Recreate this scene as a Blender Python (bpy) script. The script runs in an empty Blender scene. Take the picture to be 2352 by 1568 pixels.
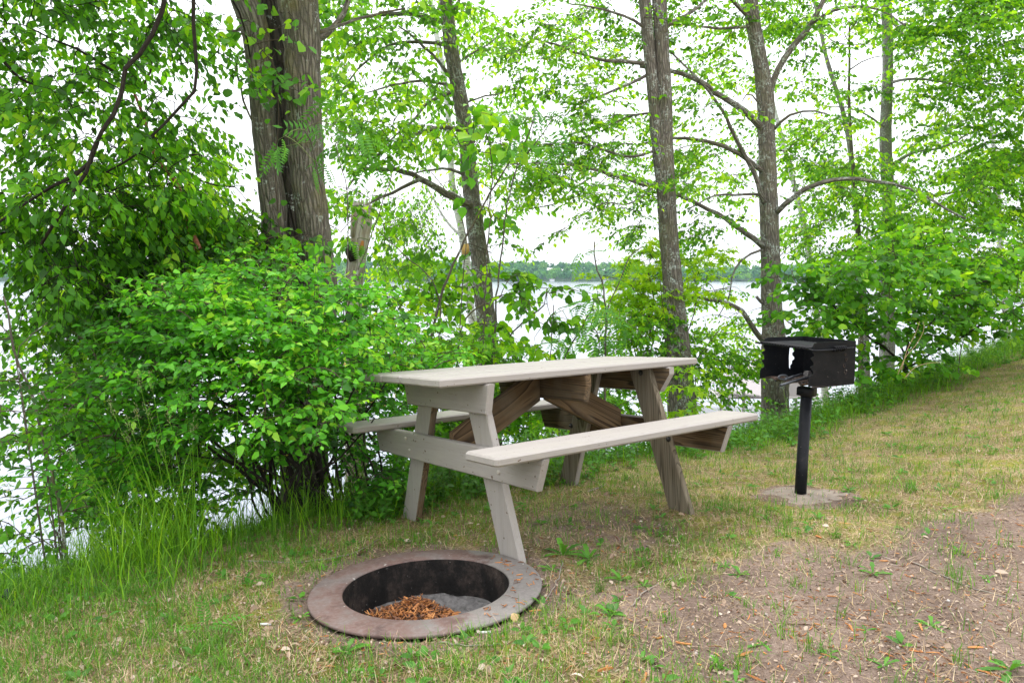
import bpy, math, random
import numpy as np
from mathutils import Matrix, Vector

# ------------------------------------------------------------------ camera, sky, sun, exposure
C = bpy.context.scene.collection
scn = bpy.context.scene
rng = np.random.default_rng(7)
random.seed(7)
CZ = 1.30                      # eye height
FPX, PITCH = 1619.5, 0.0886    # focal length for a 2352 px wide picture, pitch (rad)
cam = bpy.data.cameras.new('camera'); cam_o = bpy.data.objects.new('camera', cam); C.objects.link(cam_o)
cam.sensor_width = 36.0; cam.lens = FPX / 2352 * 36; cam.clip_start = 0.05; cam.clip_end = 6000
cam_o.location = (0, 0, CZ); cam_o.rotation_euler = (math.pi / 2 - PITCH, 0, 0)
scn.camera = cam_o
SUN_EL, SUN_AZ = math.radians(58), math.radians(-25)
world = bpy.data.worlds.new('World'); scn.world = world; world.use_nodes = True
wn, wl = world.node_tree.nodes, world.node_tree.links; wn.clear()
sky = wn.new('ShaderNodeTexSky'); sky.sky_type = 'NISHITA'; sky.sun_disc = False
sky.sun_elevation = SUN_EL; sky.sun_rotation = SUN_AZ; sky.dust_density = 3.0
# overcast: the clear-sky blue is thinned to a trace in a bright cloud layer
scat = wn.new('ShaderNodeMixRGB'); scat.blend_type = 'MIX'; scat.inputs['Fac'].default_value = 0.90
scat.inputs['Color2'].default_value = (11.5, 11.7, 12.0, 1)
wbg = wn.new('ShaderNodeBackground'); wbg.inputs['Strength'].default_value = 0.15
wout = wn.new('ShaderNodeOutputWorld')
wl.new(sky.outputs['Color'], scat.inputs['Color1'])
# an overcast sky is brighter overhead than along the horizon
wtc = wn.new('ShaderNodeTexCoord'); wsp = wn.new('ShaderNodeSeparateXYZ'); wl.new(wtc.outputs['Generated'], wsp.inputs[0])
wma = wn.new('ShaderNodeMath'); wma.operation = 'MULTIPLY_ADD'; wma.inputs[1].default_value = .75; wma.inputs[2].default_value = .74; wma.use_clamp = False
wmx = wn.new('ShaderNodeMath'); wmx.operation = 'MAXIMUM'; wmx.inputs[1].default_value = 0; wl.new(wsp.outputs['Z'], wmx.inputs[0]); wl.new(wmx.outputs[0], wma.inputs[0])
wvm = wn.new('ShaderNodeVectorMath'); wvm.operation = 'SCALE'; wl.new(scat.outputs['Color'], wvm.inputs[0]); wl.new(wma.outputs[0], wvm.inputs['Scale'])
wl.new(wvm.outputs[0], wbg.inputs['Color'])
wl.new(wbg.outputs['Background'], wout.inputs['Surface'])
sun = bpy.data.lights.new('sun', 'SUN'); sun.energy = 1.5; sun.angle = math.radians(22); sun.color = (1.0, 0.96, 0.88)
sun_o = bpy.data.objects.new('sun', sun); C.objects.link(sun_o)
sun_o.rotation_euler = (math.pi / 2 - SUN_EL, 0, math.pi - SUN_AZ)
sun_o.location = (0, 0, 30)
scn.view_settings.view_transform = 'Standard'; scn.view_settings.look = 'None'
scn.view_settings.gamma = 1; scn.view_settings.use_curve_mapping = False
scn.view_settings.exposure = 0.38
scn.cycles.max_bounces = 7; scn.cycles.diffuse_bounces = 4; scn.cycles.glossy_bounces = 2
scn.cycles.transmission_bounces = 4; scn.cycles.transparent_max_bounces = 4
scn.cycles.use_denoising = True
scn.cycles.sample_clamp_indirect = 6

# ------------------------------------------------------------------ small helpers
def V(*a): return np.array(a, float)
def nrm(v): return v / (np.linalg.norm(v, axis=-1, keepdims=True) + 1e-12)
cp, sp = math.cos(PITCH), math.sin(PITCH)
def P(px, py, Y):
    """the point that stands Y metres out and shows at (px, py) of a 2352 x 1568 picture"""
    px, py, Y = np.asarray(px, float), np.asarray(py, float), np.asarray(Y, float)
    u, v = (px - 1176) / FPX, -(py - 784) / FPX
    dy, dz = cp + v * sp, -sp + v * cp
    return np.stack([u / dy * Y, Y + 0 * px, CZ + dz / dy * Y], -1)

GN = V(-0.035, 0.068, 0.997)
EX = np.array([-80, -8, -3.6, -2.7, -2.1, -1.5, -1.15, -.5, .55, 2, 4, 7, 15, 80], float)
EY = np.array([-60, -7, .2, 1.7, 2.65, 3.25, 3.75, 4.35, 5.1, 5.75, 7.15, 9.2, 14.5, 60], float)
def wob(x, y, s, seed=0):
    a = np.sin(x * s + seed) * np.cos(y * s * 1.13 + seed * 2.1) + .5 * np.sin(x * s * 2.3 + y * s * 1.7 + seed * .7) \
        + .3 * np.sin(x * s * 4.7 - y * s * 4.1 + seed * 1.9)
    return a / 1.8
def edge_s(x, y):
    ye = np.interp(x, EX, EY); sl = (np.interp(x + .3, EX, EY) - np.interp(x - .3, EX, EY)) / .6
    return (y - ye) / np.sqrt(1 + sl * sl)
RING = V(-.343, 2.737)
def ground(x, y, hole=False):
    x, y = np.asarray(x, float), np.asarray(y, float)
    xc, yc = np.clip(x, -12, 14), np.clip(y, -10, 20)
    z = CZ + (-1.0416 + .035 * xc - .068 * yc) / .997
    z = z + .09 * np.maximum(0, xc - 2.2) ** 1.2
    s = edge_s(x, y)
    t = np.clip(s / 9.0, 0, 1); sp_ = np.maximum(s, 0)
    z = z - 5.6 * (t * t * (3 - 2 * t)) - .10 * np.clip(sp_, 0, 1.0)
    near = np.exp(-((x) ** 2 + (y - 3) ** 2) / 200)
    z = z + near * (.012 * wob(x, y, 2.1, 1) + .007 * wob(x, y, 6.3, 2) + .004 * wob(x, y, 17, 3))
    r = np.hypot(x - RING[0], y - RING[1])
    z = np.where((r < .50), z - .012 * np.clip((.5 - r) / .06, 0, 1), z)
    if hole: z = np.where(r < .41, z - .45, z)
    return z
LAKE = CZ - 4.5

MATS = {}
def new_mat(name):
    m = bpy.data.materials.new(name); m.use_nodes = True; MATS[name] = m
    n, l = m.node_tree.nodes, m.node_tree.links; n.clear()
    out = n.new('ShaderNodeOutputMaterial')
    return m, n, l, out
def principled(n, rough=.7, spec=.3, metal=0):
    b = n.new('ShaderNodeBsdfPrincipled'); b.inputs['Roughness'].default_value = rough
    b.inputs['Specular IOR Level'].default_value = spec; b.inputs['Metallic'].default_value = metal
    return b
def noise(n, l, vec, scale, detail=4, rough=.55, dist=0):
    t = n.new('ShaderNodeTexNoise'); t.inputs['Scale'].default_value = scale; t.inputs['Detail'].default_value = detail
    t.inputs['Roughness'].default_value = rough; t.inputs['Distortion'].default_value = dist
    if vec is not None: l.new(vec, t.inputs['Vector'])
    return t.outputs['Fac']
def ramp(n, l, fac, stops):
    r = n.new('ShaderNodeValToRGB'); e = r.color_ramp.elements
    while len(e) < len(stops): e.new(.5)
    for k, (p, c) in enumerate(stops):
        e[k].position = p; e[k].color = (*c, 1) if len(c) == 3 else c
    l.new(fac, r.inputs['Fac']); return r.outputs['Color']
def mix(n, l, fac, a, b, mode='MIX'):
    m = n.new('ShaderNodeMixRGB'); m.blend_type = mode
    for s, v in (('Fac', fac), ('Color1', a), ('Color2', b)):
        if hasattr(v, 'links'): l.new(v, m.inputs[s])
        elif s == 'Fac': m.inputs[s].default_value = v
        else: m.inputs[s].default_value = (*v, 1)
    return m.outputs['Color']
def coord(n, l, kind='Object', scale=(1, 1, 1)):
    t = n.new('ShaderNodeTexCoord'); mp = n.new('ShaderNodeMapping'); mp.inputs['Scale'].default_value = scale
    l.new(t.outputs[kind], mp.inputs['Vector']); return mp.outputs['Vector']
def attr(n, name):
    a = n.new('ShaderNodeAttribute'); a.attribute_name = name; return a
def bump(n, l, h, strength=.5, dist=.01, prev=None):
    b = n.new('ShaderNodeBump'); b.inputs['Strength'].default_value = strength; b.inputs['Distance'].default_value = dist
    l.new(h, b.inputs['Height'])
    if prev is not None: l.new(prev, b.inputs['Normal'])
    return b.outputs['Normal']
def math_node(n, l, op, a, b=None):
    m = n.new('ShaderNodeMath'); m.operation = op
    for k, v in enumerate((a, b)):
        if v is None: continue
        if hasattr(v, 'links'): l.new(v, m.inputs[k])
        else: m.inputs[k].default_value = v
    return m.outputs[0]

def leaf_mat(name, stops, trans=.5, tint=1.5, rough=.45):
    """thin leaf: reflects its green, and lets a yellower green through"""
    m, n, l, out = new_mat(name)
    a = attr(n, 'rnd'); col = ramp(n, l, a.outputs['Fac'], stops)
    b = principled(n, rough, .35); l.new(col, b.inputs['Base Color'])
    tr = n.new('ShaderNodeBsdfTranslucent')
    tc = mix(n, l, 1.0, col, (tint * 1.25, tint * 1.1, tint * .55), 'MULTIPLY'); l.new(tc, tr.inputs['Color'])
    mx = n.new('ShaderNodeMixShader'); mx.inputs[0].default_value = trans
    l.new(b.outputs[0], mx.inputs[1]); l.new(tr.outputs[0], mx.inputs[2]); l.new(mx.outputs[0], out.inputs['Surface'])
    return m
def plain(name, color, rough=.7, spec=.3, metal=0, var=.25, scale=30, bmp=.3, bd=.003):
    m, n, l, out = new_mat(name)
    v = coord(n, l); f = noise(n, l, v, scale, 5)
    c = mix(n, l, f, tuple(x * (1 - var) for x in color), tuple(min(1, x * (1 + var)) for x in color))
    b = principled(n, rough, spec, metal); l.new(c, b.inputs['Base Color'])
    if bmp: l.new(bump(n, l, f, bmp, bd), b.inputs['Normal'])
    l.new(b.outputs[0], out.inputs['Surface']); return m

# leaf colours
leaf_mat('leaf_elm', [(0, (.024, .085, .008)), (.5, (.072, .25, .012)), (.85, (.15, .41, .014)), (1, (.28, .50, .02))], .54, 1.65)
leaf_mat('leaf_ash', [(0, (.042, .135, .010)), (.45, (.115, .33, .012)), (.8, (.24, .50, .014)), (1, (.38, .60, .02))], .55, 1.6)
leaf_mat('leaf_dark', [(0, (.030, .10, .010)), (.5, (.065, .21, .012)), (.9, (.13, .34, .014)), (1, (.22, .42, .02))], .45, 1.6)
leaf_mat('leaf_lime', [(0, (.16, .36, .012)), (.5, (.28, .52, .012)), (1, (.42, .62, .015))], .55, 1.45)
leaf_mat('leaf_shrub', [(0, (.026, .105, .010)), (.45, (.080, .33, .018)), (.85, (.17, .53, .03)), (1, (.34, .62, .05))], .42, 1.5)
leaf_mat('leaf_basswood', [(0, (.036, .125, .012)), (.6, (.11, .35, .016)), (1, (.30, .54, .02))], .50, 1.55)
leaf_mat('leaf_sumac', [(0, (.06, .20, .03)), (.6, (.11, .32, .045)), (1, (.19, .44, .06))], .45, 1.5)
leaf_mat('grass_green', [(0, (.055, .14, .014)), (.5, (.085, .24, .018)), (.8, (.17, .38, .025)), (1, (.34, .42, .07))], .35, 1.4, .5)
leaf_mat('grass_lush', [(0, (.06, .17, .010)), (.5, (.16, .38, .014)), (1, (.34, .54, .03))], .42, 1.45, .5)
leaf_mat('grass_straw', [(0, (.20, .12, .06)), (.5, (.48, .35, .19)), (1, (.70, .57, .38))], .2, 1.1, .6)
leaf_mat('weed_leaf', [(0, (.045, .15, .02)), (1, (.12, .34, .03))], .4, 1.45, .45)
leaf_mat('dead_leaf', [(0, (.12, .07, .04)), (.5, (.33, .23, .16)), (.9, (.50, .40, .32)), (1, (.60, .53, .46))], .12, 1, .6)
leaf_mat('wood_chip', [(0, (.045, .022, .014)), (.30, (.16, .065, .030)), (.7, (.42, .16, .045)), (1, (.62, .29, .10))], .03, 1, .65)
leaf_mat('blossom', [(0, (.75, .50, .10)), (1, (.85, .72, .35))], .2, 1, .6)
leaf_mat('seed_head', [(0, (.20, .26, .09)), (1, (.38, .42, .20))], .2, 1, .7)

def bark_mat(name, dark, light, lichen=(.42, .46, .42), moss=(.20, .19, .05), lich=.62, ms=.60, su=30, sv=.13, bmp=.9, bd=.02):
    m, n, l, out = new_mat(name)
    a = attr(n, 'bc'); mp = n.new('ShaderNodeMapping'); mp.inputs['Scale'].default_value = (1, 1, sv)
    l.new(a.outputs['Vector'], mp.inputs['Vector'])
    nz = n.new('ShaderNodeTexNoise'); nz.inputs['Scale'].default_value = su * .45; l.new(mp.outputs[0], nz.inputs['Vector'])
    wv = n.new('ShaderNodeVectorMath'); wv.operation = 'SCALE'; l.new(nz.outputs['Color'], wv.inputs[0]); wv.inputs['Scale'].default_value = .030
    ad = n.new('ShaderNodeVectorMath'); ad.operation = 'ADD'; l.new(mp.outputs[0], ad.inputs[0]); l.new(wv.outputs[0], ad.inputs[1])
    vo = n.new('ShaderNodeTexVoronoi'); vo.feature = 'DISTANCE_TO_EDGE'; vo.inputs['Scale'].default_value = su; l.new(ad.outputs[0], vo.inputs['Vector'])
    h = ramp(n, l, vo.outputs['Distance'], [(0, (0, 0, 0)), (.22, (.75, .75, .75)), (.6, (1, 1, 1))])
    f2 = noise(n, l, a.outputs['Vector'], 60, 6, .7)
    hh = mix(n, l, .45, h, f2)
    col = mix(n, l, hh, dark, light)
    f3 = noise(n, l, a.outputs['Vector'], 7, 6, .72)
    lm = ramp(n, l, f3, [(lich - .04, (0, 0, 0)), (lich + .02, (1, 1, 1))])
    f5 = noise(n, l, a.outputs['Vector'], 48, 3)
    lm2 = math_node(n, l, 'MULTIPLY', lm, ramp(n, l, f5, [(.48, (0, 0, 0)), (.56, (1, 1, 1))]))
    col = mix(n, l, lm2, col, lichen)
    f4 = noise(n, l, a.outputs['Vector'], 3.1, 4, .6)
    mm = ramp(n, l, f4, [(ms - .08, (0, 0, 0)), (ms + .10, (.6, .6, .6))])
    col = mix(n, l, mm, col, moss)
    b = principled(n, .9, .15); l.new(col, b.inputs['Base Color'])
    l.new(bump(n, l, hh, bmp, bd), b.inputs['Normal']); l.new(b.outputs[0], out.inputs['Surface'])
    return m
bark_mat('bark_furrowed', (.050, .044, .036), (.33, .295, .24), moss=(.22, .18, .06), su=36, sv=.16, bd=.035, lich=.60)
bark_mat('bark_ash', (.050, .044, .037), (.31, .275, .23), moss=(.20, .185, .11), lich=.545, su=40, sv=.18, bd=.03)
bark_mat('bark_smooth', (.06, .05, .04), (.16, .135, .11), su=60, sv=.3, bmp=.4, bd=.006, lich=.6)
bark_mat('bark_black', (.018, .014, .012), (.055, .045, .040), su=60, sv=.3, bmp=.4, bd=.006, lich=.72, ms=.8)
bark_mat('bark_grey', (.13, .12, .11), (.34, .33, .31), su=40, sv=.6, bmp=.4, bd=.008, lich=.55, ms=.75)
bark_mat('bark_snag', (.22, .19, .16), (.66, .60, .54), lichen=(.55, .52, .48), moss=(.32, .17, .07), su=26, sv=.06, bmp=.8, bd=.015, ms=.60)
bark_mat('bark_red', (.16, .05, .03), (.42, .17, .11), lichen=(.62, .55, .50), moss=(.30, .11, .06), su=18, sv=1.5, bmp=.3, bd=.004, lich=.58)
bark_mat('bark_shaded', (.012, .010, .008), (.10, .085, .07), moss=(.05, .05, .03), su=26, sv=.13, bd=.04, lich=.60)  # rear middle trunk: shade between the front trunks painted as darker bark
# twig
plain('twig', (.085, .065, .048), .85, .1, var=.35, scale=20, bmp=0)
plain('twig_green', (.14, .17, .06), .7, .2, var=.3, scale=20, bmp=0)
plain('twig_black', (.022, .017, .014), .85, .1, var=.3, scale=20, bmp=0)
def birch():
    m, n, l, out = new_mat('bark_birch')
    a = attr(n, 'bc'); mp = n.new('ShaderNodeMapping'); mp.inputs['Scale'].default_value = (1, 1, 9); l.new(a.outputs['Vector'], mp.inputs['Vector'])
    f = noise(n, l, mp.outputs[0], 9, 4, .6)
    k = ramp(n, l, f, [(.56, (0, 0, 0)), (.64, (1, 1, 1))])
    f2 = noise(n, l, a.outputs['Vector'], 4, 5, .7); k2 = ramp(n, l, f2, [(.60, (0, 0, 0)), (.68, (1, 1, 1))])
    col = mix(n, l, noise(n, l, a.outputs['Vector'], 22, 3), (.50, .50, .50), (.74, .73, .71))
    col = mix(n, l, k, col, (.10, .09, .085)); col = mix(n, l, k2, col, (.16, .14, .13))
    b = principled(n, .7, .25); l.new(col, b.inputs['Base Color']); l.new(bump(n, l, f, .3, .004), b.inputs['Normal'])
    l.new(b.outputs[0], out.inputs['Surface'])
birch()

# ------------------------------------------------------------------ mesh building
class Geo:
    def __init__(s): s.v = []; s.f3 = []; s.f4 = []; s.r = []; s.b = []; s.m3 = []; s.m4 = []; s.n = 0; s.hasb = False
    def add(s, v, f3=None, f4=None, rnd=None, bc=None, mat=0):
        v = np.asarray(v, float).reshape(-1, 3); k = len(v)
        s.v.append(v); s.r.append(np.full(k, .5) if rnd is None else np.broadcast_to(rnd, (k,)).astype(float))
        if bc is not None: s.hasb = True
        s.b.append(np.zeros((k, 3)) if bc is None else bc)
        if f3 is not None and len(f3): f3 = np.asarray(f3, int).reshape(-1, 3); s.f3.append(f3 + s.n); s.m3.append(np.full(len(f3), mat))
        if f4 is not None and len(f4): f4 = np.asarray(f4, int).reshape(-1, 4); s.f4.append(f4 + s.n); s.m4.append(np.full(len(f4), mat))
        s.n += k
    def mesh(s, name, mats, smooth=True):
        me = bpy.data.meshes.new(name)
        if s.n == 0: return me
        v = np.concatenate(s.v); f3 = np.concatenate(s.f3) if s.f3 else np.zeros((0, 3), int); f4 = np.concatenate(s.f4) if s.f4 else np.zeros((0, 4), int)
        me.vertices.add(len(v)); me.vertices.foreach_set('co', v.astype(np.float32).ravel())
        li = np.concatenate([f3.ravel(), f4.ravel()]).astype(np.int32)
        me.loops.add(len(li)); me.loops.foreach_set('vertex_index', li)
        n3, n4 = len(f3), len(f4)
        st = np.concatenate([np.arange(n3) * 3, n3 * 3 + np.arange(n4) * 4]).astype(np.int32)
        me.polygons.add(n3 + n4); me.polygons.foreach_set('loop_start', st)
        me.polygons.foreach_set('material_index', np.concatenate((s.m3 or []) + (s.m4 or [])).astype(np.int32))
        me.polygons.foreach_set('use_smooth', np.full(n3 + n4, smooth, bool))
        me.update(calc_edges=True)
        a = me.attributes.new('rnd', 'FLOAT', 'POINT'); a.data.foreach_set('value', np.concatenate(s.r).astype(np.float32))
        if s.hasb:
            b = me.attributes.new('bc', 'FLOAT_VECTOR', 'POINT'); b.data.foreach_set('vector', np.concatenate(s.b).astype(np.float32).ravel())
        for m in mats: me.materials.append(MATS[m])
        return me
    def obj(s, name, mats, parent=None, smooth=True, world=True):
        if isinstance(mats, str): mats = [mats]
        o = bpy.data.objects.new(name, s.mesh(name, mats, smooth)); C.objects.link(o)
        if parent is not None:
            o.parent = parent
            if world: o.matrix_parent_inverse = parent.matrix_basis.inverted()
        return o

def tag(o, label=None, cat=None, group=None, kind=None):
    if label: o['label'] = label
    if cat: o['category'] = cat
    if group: o['group'] = group
    if kind: o['kind'] = kind
    return o
def root(name, label, cat, loc, group=None):
    o = bpy.data.objects.new(name, None); C.objects.link(o); o.location = tuple(map(float, loc)); o.empty_display_size = .2
    return tag(o, label, cat, group)

def smooth_path(pts, n=None, step=None):
    pts = np.asarray(pts, float); d = np.r_[0, np.cumsum(np.linalg.norm(np.diff(pts[:, :3], axis=0), axis=1))]
    if n is None: n = max(3, int(d[-1] / step) + 1)
    t = np.linspace(0, d[-1], n)
    # Catmull-Rom through the traced points
    m = np.gradient(pts, d, axis=0) if len(pts) > 2 else np.repeat(((pts[1] - pts[0]) / d[-1])[None], 2, 0)
    k = np.clip(np.searchsorted(d, t, side='right') - 1, 0, len(d) - 2)
    h = (d[k + 1] - d[k])[:, None]; u = ((t - d[k])[:, None]) / h
    return (2 * u**3 - 3 * u**2 + 1) * pts[k] + (u**3 - 2 * u**2 + u) * h * m[k] + (-2 * u**3 + 3 * u**2) * pts[k + 1] + (u**3 - u**2) * h * m[k + 1]
def tube(g, pts, rad, sides=8, lump=0, mat=0, cap=True, seed=0, rnd=.5, ridge=0):
    pts = np.asarray(pts, float); n = len(pts); rad = np.broadcast_to(rad, (n,)).astype(float)
    t = nrm(np.gradient(pts, axis=0)); ref = V(0, 1, 0) if abs(t[:, 1]).mean() < .8 else V(1, 0, 0)
    a = nrm(np.cross(t, ref)); b = np.cross(t, a)
    th = np.arange(sides) / sides * 2 * np.pi
    L = np.r_[0, np.cumsum(np.linalg.norm(np.diff(pts, axis=0), axis=1))]
    R = rad[:, None] * np.ones((1, sides))
    if lump:
        R = R * (1 + lump * (np.sin(th * 2 + L[:, None] * 2.1 + seed) * .5 + np.sin(th * 3 - L[:, None] * 4.3 + seed * 2) * .3 + np.sin(th[None] * 5 + L[:, None] * 9 + seed) * .2))
    if ridge: R = R * (1 + ridge * np.random.default_rng(int(abs(seed) * 10) + 3).normal(size=R.shape))
    ring = pts[:, None] + (np.cos(th)[None, :, None] * a[:, None] + np.sin(th)[None, :, None] * b[:, None]) * R[..., None]
    bc = np.stack([np.cos(th)[None] * rad[:, None], np.sin(th)[None] * rad[:, None], L[:, None] + 0 * th[None]], -1) + seed * 1.37
    i = np.arange(n - 1)[:, None] * sides; j = np.arange(sides)[None]; jn = (j + 1) % sides
    f = np.stack([i + j, i + jn, i + sides + jn, i + sides + j], -1).reshape(-1, 4)
    v = ring.reshape(-1, 3); bcv = bc.reshape(-1, 3)
    f3 = []
    if cap:
        v = np.vstack([v, pts[0], pts[-1]]); bcv = np.vstack([bcv, bcv[0], bcv[-1]]); k0 = n * sides
        for q in range(sides):
            f3 += [[k0, (q + 1) % sides, q], [k0 + 1, (n - 1) * sides + q, (n - 1) * sides + (q + 1) % sides]]
    g.add(v, f3, f, rnd, bcv, mat)

# leaf outlines: x along the leaf, y across, z up
def tmpl(kind):
    if kind == 'ovate':
        v = [(0, 0, 0), (.30, .29, .07), (.70, .22, .02), (1, 0, -.16), (.70, -.22, .02), (.30, -.29, .07), (.32, 0, 0), (.70, 0, -.05)]
        f = [(0, 6, 1), (6, 7, 2), (6, 2, 1), (7, 3, 2), (0, 5, 6), (6, 5, 4), (6, 4, 7), (7, 4, 3)]
    elif kind == 'heart':
        v = [(0, 0, 0), (.05, .32, .05), (.40, .44, .05), (.75, .24, -.02), (1, 0, -.16), (.75, -.24, -.02), (.40, -.44, .05), (.05, -.32, .05), (.40, 0, -.01)]
        f = [(0, 8, 1), (8, 2, 1), (8, 3, 2), (8, 4, 3), (0, 7, 8), (7, 6, 8), (6, 5, 8), (5, 4, 8)]
    elif kind == 'dia':
        v = [(0, 0, 0), (.45, .25, .06), (1, 0, -.10), (.45, -.25, .06)]; f = [(0, 2, 1), (0, 3, 2)]
    elif kind == 'lance':
        v = [(0, 0, 0), (.35, .17, .05), (1, 0, -.12), (.35, -.17, .05)]; f = [(0, 2, 1), (0, 3, 2)]
    elif kind == 'maple':
        ang = [180, 150, 115, 88, 62, 38, 22, 0]; rr = [.0, .30, .52, .24, .70, .34, .40, .95]
        pts = [(math.cos(math.radians(a)) * r + .2, math.sin(math.radians(a)) * r) for a, r in zip(ang, rr)]
        pts[0] = (0, 0)
        full = pts + [(x, -y) for x, y in pts[-2:0:-1]]
        v = [(x, y, .06 * (abs(y) > .2) - .14 * x * x) for x, y in full] + [(.25, 0, 0)]
        k = len(full); f = [(k, (q + 1) % k, q) for q in range(k)]
    elif kind == 'pinnate':
        v = []; f = []
        for q in range(7):
            x = .18 + q * .115; L = .30 * (1 - abs(q - 2.5) * .07); zz = -.10 * x * x * 2
            for s in (1, -1):
                k = len(v); dx, dy = .35, .94 * s
                v += [(x, 0, zz), (x + dx * L * .45 + .04, dy * L * .45 - .02 * s, zz + .01), (x + dx * L, dy * L, zz - .05), (x + dx * L * .45 - .04, dy * L * .45 + .02 * s, zz + .01)]
                f += [(k, k + 2, k + 1), (k, k + 3, k + 2)]
        k = len(v); v += [(.95, 0, -.2), (1.08, .04, -.22), (1.22, 0, -.26), (1.08, -.04, -.22)]; f += [(k, k + 2, k + 1), (k, k + 3, k + 2)]
        k = len(v); v += [(0, .004, 0), (0, -.004, 0), (.5, 0, -.045), (.97, 0, -.19), (.5, .005, -.05)]; f += [(k, k + 1, k + 2), (k + 2, k + 3, k + 4), (k, k + 4, k + 1)]
    return np.array(v, float), np.array(f, int)
TM = {k: tmpl(k) for k in ('ovate', 'heart', 'dia', 'lance', 'maple', 'pinnate')}
def put_leaves(g, pos, d, up, size, kind, rnd=None, mat=0, widen=1.0):
    tv, tf = TM[kind]; n = len(pos)
    if n == 0: return
    d = nrm(d); y = nrm(np.cross(up, d)); z = np.cross(d, y)
    size = np.broadcast_to(size, (n,))
    curl = rng.uniform(.4, 1.9, n)
    vv = pos[:, None] + size[:, None, None] * (tv[None, :, 0:1] * d[:, None] + tv[None, :, 1:2] * y[:, None] * widen + tv[None, :, 2:3] * z[:, None] * curl[:, None, None])
    ff = (tf[None] + (np.arange(n) * len(tv))[:, None, None]).reshape(-1, 3)
    r = rng.beta(1.6, 1.9, n) if rnd is None else rnd
    g.add(vv.reshape(-1, 3), ff, None, np.repeat(np.clip(r, 0, 1), len(tv)), None, mat)
def rods(g, a, b, r0, r1, mat=1):
    """many thin three-sided rods from a to b"""
    n = len(a)
    if n == 0: return
    t = nrm(b - a); u = nrm(np.cross(t, V(.31, .2, .93))); w = np.cross(t, u); th = np.arange(3) * 2 * np.pi / 3
    o = np.cos(th)[None, :, None] * u[:, None] + np.sin(th)[None, :, None] * w[:, None]
    r0 = np.broadcast_to(r0, (n,)); r1 = np.broadcast_to(r1, (n,))
    v = np.concatenate([a[:, None] + o * r0[:, None, None], b[:, None] + o * r1[:, None, None]], 1)
    base = (np.arange(n) * 6)[:, None, None]; q = np.array([[0, 1, 4, 3], [1, 2, 5, 4], [2, 0, 3, 5]])[None]
    g.add(v.reshape(-1, 3), None, (base + q).reshape(-1, 4), .5, None, mat)

def sprays(g, T, D, size, kind, per=4, Ls=.32, droop=.35, flat=.75, side=(0, 1, -1), rad=.0022, tilt=.55, pair=False):
    """leafy shoots that start at T and run along D: a main shoot and side shoots, leaves alternating"""
    n = len(T); D = nrm(D); tone = rng.normal(0, .17, n) + .12 * np.sin(T[:, 0] * 2.1 + T[:, 2] * 3.3)
    S = nrm(np.cross(D, V(0, 0, 1)) + rng.normal(0, .15, (n, 3)))
    for sd in side:
        Lk = Ls * rng.uniform(.7, 1.25, n) * (1 if sd == 0 else .65)
        st = T + D * (Ls * .25 * (sd != 0) * rng.uniform(.3, 1.6, n))[:, None]
        dd = nrm(D * (1 if sd == 0 else .75) + S * sd * .75 + rng.normal(0, .12, (n, 3)) + V(0, 0, -droop * .45))
        en = st + dd * Lk[:, None] + V(0, 0, -1) * (droop * Lk * .35)[:, None]
        rods(g, st, en, rad, rad * .5)
        ax = nrm(en - st); sv = nrm(np.cross(ax, V(0, 0, 1)) + rng.normal(0, .2, (n, 3)))
        for k in range(per + 1):
            f = (k + .6) / (per + .6)
            for s in ((1, -1) if (pair and k < per) else ((1 if k % 2 else -1),)):
                if k == per: s = 0
                p = st + (en - st) * f
                ld = nrm(ax * (.55 if s else 1) + sv * s * .85 + rng.normal(0, .28, (n, 3)) + V(0, 0, -droop) * rng.uniform(.2, 1.8, n)[:, None])
                up = nrm(V(0, 0, flat) + rng.normal(0, tilt, (n, 3)))
                sz = size * np.clip(rng.normal(.92, .24, n), .4, 1.5) * (1 - .15 * abs(f - .5))
                put_leaves(g, p, ld, up, sz, kind, rng.beta(1.8, 2.1, n) + tone)

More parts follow.
